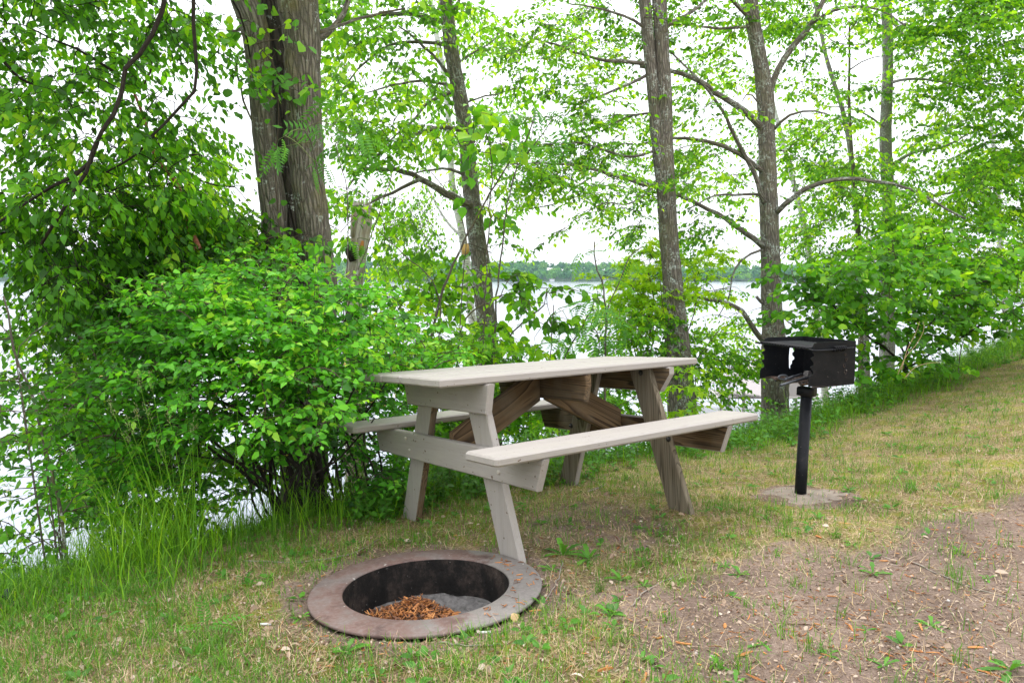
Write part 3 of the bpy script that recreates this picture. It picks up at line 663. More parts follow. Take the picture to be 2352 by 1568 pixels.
def chips(g, pos, L, w, t, up=None, flat=.25, rndv=None, mat=0, yaw=None):
    """split, slightly bent slivers of wood"""
    n = len(pos); yaw = rng.uniform(0, 6.28, n) if yaw is None else yaw
    d = np.stack([np.cos(yaw), np.sin(yaw), rng.normal(0, flat, n)], -1); d = nrm(d)
    u = nrm(V(0, 0, 1) + rng.normal(0, .45, (n, 3))); y = nrm(np.cross(u, d)); z = np.cross(d, y)
    L = L[:, None]; w = w[:, None]; t = t[:, None]; tp = rng.uniform(.25, .9, (n, 1)); sk = rng.normal(0, .25, (n, 1)); bd = rng.normal(0, .06, (n, 1))
    ring = []
    for q, (f, ww, bb) in enumerate(((-.5, tp, 0), (0, 1, 1), (.5, tp * .8, 0))):
        c = pos + d * L * f + z * bd * L * bb
        for a_, b_ in ((-1, -1), (1, -1), (1, 1), (-1, 1)): ring.append(c + y * w * .5 * a_ * ww + z * t * .5 * b_ + d * w * sk * a_)
    v = np.stack(ring, 1)
    f = [[3, 2, 1, 0], [8, 9, 10, 11]] + [[a + b0, (a + 1) % 4 + b0, (a + 1) % 4 + 4 + b0, a + 4 + b0] for b0 in (0, 4) for a in range(4)]
    ff = (np.array(f)[None] + (np.arange(n) * 12)[:, None, None]).reshape(-1, 4)
    r = rng.beta(2, 1.6, n) if rndv is None else rndv
    g.add(v.reshape(-1, 3), None, ff, np.repeat(r, 12), None, mat)
# orange mulch heaped inside the ring
g = Geo(); N = 3400; a = rng.uniform(0, 6.28, N); r = np.sqrt(rng.uniform(0, 1, N))
lx = -.085 + r * np.cos(a) * .27; ly = -.06 + r * np.sin(a) * .25
ok = np.hypot(lx, ly) < .318; lx, ly, r = lx[ok], ly[ok], r[ok]
hz_ = -.188 + .080 * (1 - r ** 4) * rng.uniform(.55, 1.05, len(lx)) + .006 + .035 * np.exp(-((lx + .06) ** 2 + (ly - .07) ** 2) / .006)
chips(g, ring_c + lx[:, None] * rx_ + ly[:, None] * ry_ + hz_[:, None] * nz_, rng.uniform(.008, .058, len(lx)), rng.uniform(.002, .009, len(lx)), rng.uniform(.001, .004, len(lx)), flat=.4, rndv=rng.beta(1.1, 1.4, len(lx)))
big = np.array([(-.085, .09, -.085, .09, .013), (-.02, .055, -.10, .08, .014), (-.005, -.01, -.105, .055, .012), (.06, .02, -.13, .09, .008), (-.10, .04, -.105, .07, .010)])
chips(g, ring_c + big[:, :1] * rx_ + big[:, 1:2] * ry_ + big[:, 2:3] * nz_, big[:, 3], big[:, 4], np.full(5, .005), flat=.6, rndv=np.full(5, .75), yaw=np.array([2.3, .3, 1.4, .8, 1.9]))
tag(g.obj('wood_mulch', 'wood_chip', smooth=False), 'heap of orange wood mulch inside the sunken fire ring', 'mulch', kind='stuff')

# ------------------------------------------------------------------ pedestal grill
m, n, l, out = new_mat('grill_black')
co = coord(n, l); f1 = noise(n, l, co, 14, 6, .7); f2 = noise(n, l, co, 90, 3, .6)
col = ramp(n, l, f1, [(.35, (.005, .006, .008)), (.62, (.012, .012, .014)), (.78, (.04, .033, .03))])
col = mix(n, l, ramp(n, l, f2, [(.70, (0, 0, 0)), (.73, (1, 1, 1))]), col, (.16, .14, .125))
b = principled(n, .45, .16, .0); l.new(col, b.inputs['Base Color']); l.new(bump(n, l, f1, .2, .003), b.inputs['Normal']); l.new(b.outputs[0], out.inputs['Surface'])
m, n, l, out = new_mat('grill_rust')
co = coord(n, l); f1 = noise(n, l, co, 20, 6, .75); f2 = noise(n, l, co, 75, 3, .6)
col = ramp(n, l, f1, [(.35, (.012, .011, .011)), (.52, (.05, .035, .028)), (.68, (.12, .06, .035))])
col = mix(n, l, ramp(n, l, f2, [(.62, (0, 0, 0)), (.68, (1, 1, 1))]), col, (.27, .25, .235))
b = principled(n, .8, .3); l.new(col, b.inputs['Base Color']); l.new(bump(n, l, f1, .5, .006), b.inputs['Normal']); l.new(b.outputs[0], out.inputs['Surface'])
plain('pipe_grey', (.055, .06, .07), .35, .5, .3, var=.4, scale=50)
plain('concrete', (.24, .20, .165), .95, .1, var=.45, scale=16, bmp=.7, bd=.008)
GB = V(1.708, 4.082, CZ - 1.264)
grill = root('pedestal_grill', 'black steel pedestal barbecue grill standing on a concrete footing at the right', 'grill', GB)
g = Geo(); g.add(np.zeros((0, 3)))
# irregular footing, mostly under soil
th = np.linspace(0, 2 * np.pi, 40, endpoint=False)
pr_ = .235 + .04 * np.sin(th * 3 + 1) + .025 * np.sin(th * 5) + .015 * np.sin(th * 9 + 2) ; top = []
for f, dz in ((0, .005), (.5, .004), (.85, .001), (1.0, -.008)):
    x, y = GB[0] + .03 + pr_ * f * np.cos(th) * 1.05, GB[1] - .02 + pr_ * f * np.sin(th); top.append(np.stack([x, y, ground(x, y) + dz + .003 * wob(x, y, 30, 2)], -1))
top = np.array(top); i = np.arange(3)[:, None] * 40; j = np.arange(40)[None]; jn = (j + 1) % 40
g.add(top.reshape(-1, 3), None, np.stack([i + j, i + 40 + j, i + 40 + jn, i + jn], -1).reshape(-1, 4))
tag(g.obj('concrete_footing', 'concrete'), 'rough pale concrete footing around the foot of the grill post', 'footing')
ptop = V(GB[0] + .018, GB[1] + .005, CZ - .655)
g = Geo(); tube(g, [GB + V(0, 0, -.05), GB + (ptop - GB) * .30, GB + (ptop - GB) * .302, ptop], [.0335, .0335, .0325, .0325], 24); g.obj('post', 'grill_black', grill)
g = Geo(); tube(g, [ptop + V(-.0005, 0, -.028), ptop + V(0, 0, -.022), ptop + V(0, 0, .018), ptop + V(.0005, 0, .024)], [.055, .060, .060, .055], 4); 
g.obj('swivel_collar', 'grill_black', grill)
nf, nb, ff, fb = V(1.655, 3.90), V(1.957, 4.00), V(1.50, 4.23), V(1.797, 4.33)
z0, z1 = CZ - .600, CZ - .352
def panel(g, A, B, outline, th=.004, holes=()):
    """sheet-steel panel from A to B in plan; outline (u 0..1 along, w 0..1 up), drawn by rows so that notches and slots stay open"""
    A3, B3 = V(A[0], A[1], 0), V(B[0], B[1], 0); d = B3 - A3; nn = nrm(np.cross(d, V(0, 0, 1))) * th / 2
    rows = len(outline) - 1
    def q(u, w): return A3 + d * u + V(0, 0, z0 + (z1 - z0) * w)
    for (w0, iv0), (w1, iv1) in zip(outline[:-1], outline[1:]):
        for (a0, b0), (a1, b1) in zip(iv0, iv1):
            c = [q(a0, w0), q(b0, w0), q(b1, w1), q(a1, w1)]
            v = [p - nn for p in c] + [p + nn for p in c]
            g.add(v, None, [[3, 2, 1, 0], [4, 5, 6, 7], [0, 1, 5, 4], [1, 2, 6, 5], [2, 3, 7, 6], [3, 0, 4, 7]])
def side_outline(slot):
    # front edge (u small) is cut in four hooked notches; a slot with matching notches stands near the back
    rows = []
    W_s = [0, .02, .18, .24, .28, .34, .40, .44, .48, .54, .60, .64, .68, .74, .76, .80, .90, .97, 1]
    fr = [.00, .00, .00, .02, .09, .09, .05, .02, .09, .09, .05, .02, .09, .09, .06, .06, .06, .09, .16]
    for w, f in zip(W_s, fr):
        nt = .05 * (math.sin(w * 31) > 0)
        if slot and .24 <= w <= .74: rows.append((w, [(f, .66 + .05 * abs(w - .5)), (.745 + nt - .09 * (w < .3), 1)]))
        else: rows.append((w, [(f, .70), (.70, 1)]))
    return rows
g = Geo(); panel(g, nf, nb, side_outline(False)); o = g.obj('side_panel', 'grill_black', grill, smooth=False); o['label'] = 'near side panel with rust holes'
g = Geo(); panel(g, ff, fb, side_outline(True)); g.obj('side_panel', 'grill_black', grill, smooth=False)
g = Geo(); panel(g, fb + (fb - ff) * .006, nb + (fb - ff) * .006, [(0, [(0, 1)]), (.5, [(0, 1)]), (1, [(0, 1)])]); g.obj('back_panel', 'grill_black', grill, smooth=False)
# rusted firebox floor, edge eaten away
g = Geo(); A = [V(*(ff + (fb - ff) * .02), z0 + .003), V(*(nf + (nb - nf) * .02), z0 + .003)]; k = 15
inner = []; outer = []
for q in range(k):
    t = q / (k - 1); e = A[0] * (1 - t) + A[1] * t; dd = V(*(fb - ff), 0); e = e + dd * (.05 + .10 * abs(math.sin(q * 2.3)) * (0 < t < 1)); bk = V(*(fb + (nb - fb) * t), z0 + .003)
    e[2] += .012 * math.sin(q * 1.7); inner.append(e); outer.append(bk - dd * .02)
v = np.array(inner + outer + [p - V(0, 0, .004) for p in inner + outer]); 
f = [[q, q + 1, k + q + 1, k + q] for q in range(k - 1)] + [[2 * k + q + 1, 2 * k + q, 3 * k + q, 3 * k + q + 1] for q in range(k - 1)] + [[q + 1, q, 2 * k + q, 2 * k + q + 1] for q in range(k - 1)]
g.add(v, None, f); g.obj('firebox_floor', 'grill_rust', grill, smooth=False)
# hole plates: rust-rimmed holes on the near side panel
sd = nrm(V(*(nb - nf), 0)); so = nrm(np.cross(sd, V(0, 0, 1)))
g = Geo()
for u, w, r in ((.77, .70, .007), (.80, .58, .009), (.76, .44, .010), (.79, .30, .013)):
    c = V(*(nf + (nb - nf) * u), z0 + (z1 - z0) * w) + so * .0035
    a_ = np.linspace(0, 2 * np.pi, 9); p_ = c + (np.cos(a_)[:, None] * sd * .7 + np.sin(a_)[:, None] * V(0, 0, 1)) * (r * (1 + .25 * np.sin(a_ * 3)))[:, None]
    tube(g, p_, .0022, 5)
g.obj('rust_hole', 'grill_rust', grill)
# grate: bars run front to back between two cross rods, handles stick out on both sides
g = Geo(); zg = z1 - .034
zf = lambda t: zg - .004 * t
for q in range(17):
    t = (q + .5) / 17; a_ = ff * (1 - t) + nf * t; b_ = fb * (1 - t) + nb * t; dd = (b_ - a_)
    tube(g, [V(*(a_ - dd * .03), zf(t) + .006), V(*(a_ + dd * .9), zf(t) + .006)], .0046, 6)
for fr_ in (.0, .85):
    a_ = ff + (fb - ff) * fr_ + (ff - nf) * (.12 if fr_ == 0 else -.02); b_ = nf + (nb - nf) * fr_ + (nf - ff) * (-.02); 
    tube(g, [V(*a_, zg), V(*b_, zf(1))], .0058, 6)
g.obj('grate', 'grill_black', grill)
g = Geo(); of = so * .014
h0 = V(*nf, zf(1)) - V(*(nf - ff), 0) * .05; hp = [h0, V(*nf, zf(1) - .004) + of * 1.0, V(*(nf + (nb - nf) * .35), zf(1) - .006) + of * 1.7, V(*(nf + (nb - nf) * .90), zf(1) + .002) + of * 1.7]
tube(g, smooth_path(hp, n=16), .0052, 8); g.obj('grate_handle', 'grill_black', grill)
g = Geo(); c0 = V(*(nf + (nb - nf) * .44), zf(1) - .001) + of * 1.7; c1 = V(*(nf + (nb - nf) * .70), zf(1) + .001) + of * 1.7; tt = np.linspace(0, 1, 120)
ax = nrm(c1 - c0); p1 = nrm(np.cross(ax, V(0, 0, 1))); p2 = np.cross(ax, p1)
tube(g, c0 + (c1 - c0) * tt[:, None] + .0125 * (np.cos(tt * 2 * np.pi * 6)[:, None] * p1 + np.sin(tt * 2 * np.pi * 6)[:, None] * p2), .0032, 5); g.obj('coil_grip', 'grill_black', grill)
GD = lambda zx, zy, Y: P(1702.75 + zx * .125, 753.4 + zy * .125, Y)
g = Geo(); tube(g, [GD(725, 1050, 3.90), GD(1000, 965, 4.0), GD(1235, 905, 4.08)], .0078, 10); g.obj('swivel_bar', 'pipe_grey', grill)
g = Geo(); tube(g, [GD(800, 945, 4.05), GD(960, 890, 4.12), GD(1110, 845, 4.18)], .0085, 10); a_ = np.linspace(0, 2 * np.pi, 20)
tube(g, GD(765, 905, 4.06) + .028 * np.cos(a_)[:, None] * V(1, .2, 0) + .013 * np.sin(a_)[:, None] * V(0, .3, .95), .0055, 8); g.obj('lock_pipe', 'pipe_grey', grill)
g = Geo(); c = GD(1215, 860, 4.12); boxg(g, c, (.035, .03, .030), Rz(.6)); boxg(g, c + V(0, 0, .019), (.028, .024, .008), Rz(.6)); g.obj('pivot_nut', 'ash', grill, smooth=False)
g = Geo(); lp = [GD(735, 1030, 3.905), GD(670, 1130, 3.90), GD(660, 1240, 3.90), GD(690, 1340, 3.90), GD(745, 1425, 3.90), GD(790, 1370, 3.905), GD(822, 1250, 3.91), GD(808, 1150, 3.91), GD(800, 1060, 3.905)]
tube(g, smooth_path(lp, n=40), .0016, 6); tube(g, [GD(740, 1415, 3.90), GD(835, 1510, 3.90)], .0012, 5); boxg(g, GD(745, 1425, 3.90), (.006, .004, .006))
tag(g.obj('cable_tie', 'grill_black'), 'thin black cable tie looped round the grill swivel bar', 'cable tie')

# ------------------------------------------------------------------ trees
def trunk_pts(pts, Y, foot=True, dY=0):
    """traced (x, y, width) points of a trunk, top first, carried down into the ground"""
    a = np.asarray(pts, float); Ys = Y + dY * (a[:, 1].max() - a[:, 1]) / 600.0
    p = P(a[:, 0], a[:, 1], Ys); r = a[:, 2] / 2 / FPX * Ys
    p, r = p[::-1], r[::-1]            # foot first
    if foot:
        b0 = p[0].copy(); d = (p[0] - p[1]); d = d / abs(d[2]); gz = float(ground(b0[0], b0[1]))
        if b0[2] > gz:
            b1 = b0 + d * V(.6, .6, 1) * (b0[2] - gz + .25); b1[2] = gz - .25
            mid = b0 * .35 + b1 * .65; p = np.vstack([b1, mid, p]); r = np.r_[r[0] * 1.45, r[0] * 1.12, r]
    q = np.c_[p, r]; q = smooth_path(q, step=.06)
    return q[:, :3], np.maximum(q[:, 3], .004)
def extend_up(pts, rise, n=3):
    """carry the traced top on above the picture"""
    a = [list(p) for p in pts]; dx = (a[0][0] - a[1][0]) / max(1, (a[1][1] - a[0][1])) * 120
    for k in range(n): a.insert(0, [a[0][0] + dx * .8, a[0][1] - rise / n, a[0][2] * .88])
    return a
def make_tree(name, label, trunks, limbs, blobs, size, kind, leafm, bark, twig='twig', Y=8, group=None, cat='tree', sides=18, lump=.05, rad_end=.4, grow_kw={}, loc=None, ridge=.02, foot=True, extra_skel=(), max_twig=.012, two=None, keep=None):
    if keep: blobs = [(b[0], b[1], b[2], b[3], b[4], max(b[5], keep[2])) + tuple(b[6:]) if abs(b[0] - keep[0]) < keep[1] else b for b in blobs]
    paths = [trunk_pts(t, Yt, foot) for t, Yt in trunks]
    base = paths[0][0][0] if loc is None else loc
    r_ = root(name, label, cat, (base[0], base[1], float(ground(base[0], base[1])) if foot else base[2]), group)
    sk = []
    for k, (p, rr) in enumerate(paths):
        g = Geo(); tube(g, p, rr, sides, lump=lump, seed=k + base[0], ridge=ridge); g.obj('trunk', 'bark_shaded' if (two and k == 2) else bark, r_)
        sk.append(p[len(p) // 3:][::4])
    for lb in limbs:
        pts, w0, w1, Y0, Y1 = lb
        p = limb_path(pts, Y0, Y1, jit=.004); rr = np.linspace(w0, w1, len(p)) / 2 / FPX * np.linspace(Y0, Y1, len(p))
        g = Geo(); tube(g, p, np.maximum(rr, .003), 8, lump=.10, seed=Y0 + w0 + pts[0][0] * .01, ridge=.03); g.obj('limb', bark, r_); sk += [p] * 1
    if blobs:
        g = Geo(); kw = dict(per=4, Ls=.32, droop=.35); kw.update(grow_kw)
        if two: kw['maxr'] = max_twig
        grow(g, sk + list(extra_skel), blobs, size, kind, **kw)
        g.obj('crown', [leafm, twig], r_)
    return r_

# 1 overhanging elm at the left, its trunk stands outside the frame
yA = 4.7
make_tree('overhanging_elm', 'dark leafed elm reaching into the left with drooping black boughs',
    [([(-330, -900, 80), (-360, -300, 100), (-400, 400, 115), (-420, 900, 130)], 4.2)],
    [([(-340, -520), (0, -560), (260, -300), (376, 0), (335, 102), (284, 162), (269, 244), (223, 325), (193, 406), (150, 470), (95, 560)], 15, 7, 3.9, 4.0),
     ([(223, 325), (200, 385), (178, 401), (122, 427), (51, 472), (-40, 530)], 11, 4, 4.0, 4.0),
     ([(260, -300), (420, -160), (444, 15), (447, 102), (454, 152), (449, 198), (406, 254), (350, 310), (305, 360), (244, 396)], 12, 4, 4.1, 4.3),
     ([(269, 170), (210, 130), (140, 100), (60, 60)], 7, 3, yA, 4.2), ([(284, 162), (330, 200), (352, 150), (345, 90)], 5, 3, yA, 5.0),
     ([(-340, 300), (-100, 480), (60, 560), (160, 610), (250, 640)], 16, 4, 4.2, 5.0),
     ([(376, 0), (440, -60), (520, -20), (560, 60), (575, 140)], 8, 3, 4.7, 5.6),
     ([(-340, -100), (-60, 60), (60, 190), (150, 215), (230, 210)], 13, 3, 4.2, 4.9),
     ([(350, 310), (400, 380), (470, 420), (540, 430)], 6, 3, 5.1, 5.5)],
    [(80, 30, 130, 70, .62, 4.8), (260, 50, 130, 80, .60, 4.9), (400, 60, 80, 90, .62, 5.1), (450, 110, 30, 90, .5, 5.5), (90, 150, 110, 80, .52, 4.7), (230, 170, 110, 60, .58, 4.9), (400, 190, 90, 70, .25, 5.0),
     (150, 250, 120, 60, .55, 4.8), (310, 270, 110, 50, .40, 5.0), (430, 290, 50, 60, .62, 5.6), (80, 340, 90, 50, .50, 4.7), (230, 350, 130, 50, .66, 4.9), (390, 350, 110, 50, .70, 5.2), (120, 430, 130, 45, .72, 4.6),
     (320, 430, 150, 50, .82, 5.1), (445, 440, 70, 60, .86, 5.5), (90, 520, 120, 60, .80, 4.7), (260, 510, 140, 55, .90, 5.0), (410, 520, 100, 60, .9, 5.4), (100, 620, 130, 50, .74, 4.8), (280, 610, 150, 55, .90, 5.2), (450, 600, 110, 50, .90, 5.4),
     (120, 710, 90, 40, .55, 4.9), (240, 700, 130, 60, .84, 5.2), (380, 690, 110, 60, .86, 5.4), (230, 790, 110, 60, .72, 5.3), (60, 450, 60, 30, .6, 4.4), (-250, 100, 200, 400, .6, 4.3), (100, -220, 400, 180, .6, 4.6)],
    .061, 'ovate', 'leaf_elm', 'bark_black', 'twig_black', grow_kw=dict(per=5, Ls=.30, droop=.65, dY=.45, rad=.0020), max_twig=.010)

# 2 big furrowed twin trunks
yB = 5.7
make_tree('twin_trunk_tree', 'large tree with three deeply furrowed trunks rising together behind the shrub',
    [(extend_up([(684, 0, 86), (691, 60, 82), (694, 150, 76), (699, 250, 74), (703, 330, 76), (706, 400, 76), (716, 480, 74), (726, 560, 72), (737, 630, 70), (732, 760, 80), (716, 880, 96)], 700), yB),
     (extend_up([(561, 0, 58), (582, 55, 60), (592, 130, 52), (600, 220, 50), (608, 310, 50), (618, 400, 54), (627, 470, 58), (632, 560, 54), (640, 640, 56), (655, 780, 66), (672, 900, 74)], 700), yB - .05),
     (extend_up([(616, 0, 44), (628, 80, 46), (640, 150, 40), (647, 260, 38), (652, 355, 42), (662, 450, 44), (672, 560, 46), (680, 660, 50), (688, 800, 60)], 700), yB + .42)],
    [([(552, 66), (536, 72), (527, 70)], 8, 6, yB, yB), ([(627, 345), (606, 342), (583, 344)], 8, 6, yB, yB - .1), ([(580, 110), (553, 120), (540, 140), (552, 190), (560, 240), (590, 300)], 6, 4, yB - .1, yB - .1),
     ([(730, 75), (790, 55), (850, 38), (930, 20)], 9, 4, yB, yB + .8), ([(716, 100), (770, 60), (820, -40), (900, -160)], 16, 6, yB, yB + 1)],
    [(700, -140, 260, 110, .6, 6.0), (590, 150, 26, 40, .10, 5.45, .1), (640, 130, 30, 60, .3, 5.45, .1), (640, 240, 40, 70, .35, 5.45, .1), (660, 60, 70, 40, .12, 5.4, .1), (655, 590, 90, 50, .45, 5.3, .1), (790, 30, 60, 50, .5, 6.2), (520, 60, 30, 60, .4, 5.9)],
    .075, 'heart', 'leaf_basswood', 'bark_furrowed', grow_kw=dict(per=2, Ls=.2, droop=.5, side=(0, 1)), sides=30, lump=.05, ridge=.03, two=True)

# 3 centre tree
yC = 8.8
make_tree('leaning_elm', 'slim leaning tree with long boughs to the left, right of the broken snag',
    [(extend_up([(1024, 0, 28), (1030, 55, 29), (1036, 109, 32), (1045, 165, 32), (1055, 219, 34), (1065, 270, 34), (1072, 330, 35), (1078, 394, 37), (1085, 470, 39), (1094, 540, 40), (1104, 602, 42), (1111, 680, 43), (1118, 760, 44), (1122, 830, 46)], 500), yC)],
    [([(1020, 50), (954, 33), (899, 33), (817, 44), (735, 71), (690, 100)], 13, 4, yC, 8.0), ([(1035, 108), (970, 96), (899, 104), (833, 148), (795, 197)], 10, 3, yC, 8.2),
     ([(1050, 200), (1008, 142), (962, 96), (915, 60)], 11, 3, yC, 8.3), ([(1052, 200), (965, 186), (899, 197), (844, 213)], 8, 3, yC, 8.0), ([(1052, 205), (976, 241), (954, 273), (915, 306), (880, 340)], 9, 3, yC, 8.0),
     ([(1068, 301), (1019, 293), (965, 304), (899, 339), (833, 383), (800, 430)], 11, 4, yC, 7.8), ([(1077, 405), (1025, 388), (970, 394), (940, 400)], 8, 3, yC, 8.2),
     ([(1092, 478), (1060, 462), (1030, 448), (965, 410), (915, 391), (833, 388)], 19, 8, yC, 7.6), ([(965, 412), (899, 443), (844, 470), (800, 500)], 9, 3, 8.0, 7.4),
     ([(1062, 240), (1100, 225), (1150, 215), (1190, 200)], 5, 2, yC, 9.2), ([(1045, 150), (1090, 120), (1130, 95), (1160, 60)], 5, 2, yC, 9.2), ([(1080, 420), (1120, 380), (1160, 360)], 4, 2, yC, 8.6), ([(1025, 60), (1050, 10), (1100, -60)], 9, 4, yC, 9)],
    [(830, 40, 90, 50, .62, 8.1), (950, 40, 70, 50, .55, 8.4), (1060, 30, 60, 40, .60, 8.8), (1110, 40, 50, 35, .55, 9.0), (1130, 110, 45, 25, .45, 9.0), (1150, 195, 65, 28, .60, 9.0), (1085, 160, 25, 25, .3, 8.8), (860, 120, 110, 50, .55, 8.1), (790, 200, 50, 60, .66, 7.9),
     (900, 180, 100, 45, .55, 8.1), (860, 260, 110, 55, .72, 8.0), (980, 250, 50, 50, .30, 8.4), (950, 320, 90, 40, .50, 8.1), (840, 350, 90, 45, .66, 7.8), (820, 440, 55, 50, .66, 7.5), (1130, 300, 60, 40, .40, 8.7), (1120, 420, 50, 60, .38, 8.6), (1000, 180, 50, 40, .3, 8.5),
     (900, 460, 60, 40, .34, 7.8), (960, 540, 100, 45, .40, 8.2), (900, 520, 40, 30, .4, 7.9), (1170, 440, 40, 30, .35, 8.6), (1160, 550, 40, 40, .34, 8.7), (950, -120, 250, 90, .55, 8.6), (780, 560, 26, 50, .8, 7.4)],
    .082, 'ovate', 'leaf_ash', 'bark_ash', grow_kw=dict(per=4, Ls=.36, droop=.55, dY=.6), max_twig=.010, keep=(1065, 95, 9.7))

# 4 birches
make_tree('white_birch', 'white barked birch close behind the slim leaning elm',
    [(extend_up([(995, 40, 11), (1005, 95, 12), (1014, 137, 12), (1025, 219, 12), (1033, 328, 14), (1041, 437, 15), (1050, 480, 16), (1058, 520, 17), (1071, 602, 20), (1077, 684, 19), (1090, 766, 20), (1104, 850, 20)], 400), 10.6)],
    [([(1062, 545), (1030, 514), (1000, 465), (981, 430)], 8, 3, 10.6, 10.9), ([(1010, 110), (1000, 60), (1015, 0)], 6, 3, 10.6, 10.9)],
    [(960, 470, 60, 70, .40, 10.9), (1010, 410, 40, 50, .25, 10.8), (890, 500, 50, 60, .28, 10.8), (960, 600, 60, 40, .50, 10.6)],
    .06, 'ovate', 'leaf_ash', 'bark_birch', grow_kw=dict(per=4, Ls=.4, droop=1.0, dY=.5))
for o in list(C.objects):
    if o.name == 'white_birch': wb = o
g = Geo(); p = P(np.array([1069, 1071.]), np.array([561, 584.]), np.array([10.58, 10.58])); tube(g, p, np.array([.068, .068]), 12); plain('peeled', (.58, .36, .13), .8, .2, var=.3, scale=20); plain('peeled', (.58, .36, .13), .8, .2, var=.3, scale=20)
tag(g.obj('peeled_band', 'peeled', wb), 'tan band where the bark has peeled')
make_tree('thin_birch', 'thin white birch leaning behind the right side of the lichened tree',
    [(extend_up([(1779, 250, 8), (1798, 328, 10), (1820, 410, 11), (1836, 470, 12), (1847, 520, 12), (1861, 607, 14), (1872, 700, 15), (1884, 780, 16)], 250), 12.5)],
    [([(1836, 470), (1880, 440), (1910, 430)], 4, 2, 12.5, 12.2)], [(1830, 380, 60, 60, .25, 12.3), (1850, 520, 40, 60, .3, 12.4)], .07, 'ovate', 'leaf_ash', 'bark_birch', grow_kw=dict(per=4, droop=.7, dY=.4))
make_tree('slender_birch', 'slender grey birch between the lichened tree and the far right trunk',
    [(extend_up([(1880, 40, 8), (1895, 120, 8), (1907, 164, 9), (1925, 220, 9), (1940, 273, 10), (1953, 350, 10), (1962, 437, 11), (1976, 590, 13), (1985, 700, 14)], 200), 12)],
    [([(1886, 66), (1912, 95), (1960, 103), (2030, 99)], 3, 2, 12, 12)], [(1950, 330, 50, 90, .3, 12)], .07, 'ovate', 'leaf_ash', 'bark_grey', grow_kw=dict(per=4, droop=.7, dY=.4))
make_tree('dead_sapling', 'bare dead sapling stem beside the slender grey birch',
    [([(1951, 50, 4), (1951, 150, 5), (1950, 210, 6), (1955, 330, 7), (1968, 480, 9), (1975, 640, 11)], 11)], [([(1953, 160), (1975, 145), (2010, 132), (2040, 128)], 3, 1.5, 11, 11.2), ([(1952, 100), (1940, 80), (1935, 60)], 2, 1, 11, 11)],
    [], .07, 'ovate', 'leaf_ash', 'bark_smooth')
make_tree('edge_birch', 'black and white mottled birch at the right edge of the picture',
    [(extend_up([(2288, 400, 10), (2296, 520, 12), (2301, 629, 13), (2309, 716, 14), (2312, 760, 16)], 200), 13)],
    [([(2296, 520), (2260, 470), (2230, 440)], 5, 2, 13, 12.5)], [(2290, 430, 70, 90, .5, 12.8)], .07, 'ovate', 'leaf_ash', 'bark_birch', grow_kw=dict(per=4, droop=.5, dY=.4))

# 5 broken snag
yS = 7.4
sn = make_tree('broken_snag', 'broken grey dead trunk with splintered top between the furrowed trunks and the slim elm',
    [([(834, 474, 34), (836, 500, 36), (828, 545, 38), (822, 590, 42), (813, 640, 42), (812, 700, 40), (815, 760, 42), (815, 850, 46)], yS)],
    [([(811, 545), (814, 510), (820, 466)], 14, 18, yS - .06, yS - .06), ([(822, 640), (830, 600), (818, 560)], 12, 8, yS - .09, yS - .09)], [], .08, 'ovate', 'leaf_ash', 'bark_snag', sides=22, lump=.10, ridge=.06, cat='dead tree')
g = Geo()
for k in range(9):
    x = 818 + k * 4.3; h = rng.uniform(6, 22); c = P(np.array([x, x + rng.uniform(-2, 2)]), np.array([482., 474 - h]), np.array([yS, yS]) + rng.uniform(-.07, .07)); tube(g, c, [.014, .003], 5)
g.obj('splinter', 'bark_snag', sn)
g = Geo(); c = P(np.array([801, 806, 812.]), np.array([556, 580, 600.]), yS - .08); tube(g, c, [.03, .05, .035], 12, lump=.3, ridge=.15); tag(g.obj('burl', 'bark_black', sn), 'black knotted burl')
g = Geo(); c = P(np.array([833, 829.]), np.array([553, 580.]), yS - .088); tube(g, c, [.012, .03], 10); plain('orange_wood', (.42, .17, .05), .8, .2, var=.3, scale=25); tag(g.obj('fresh_scar', 'orange_wood', sn), 'orange scar in the wood')

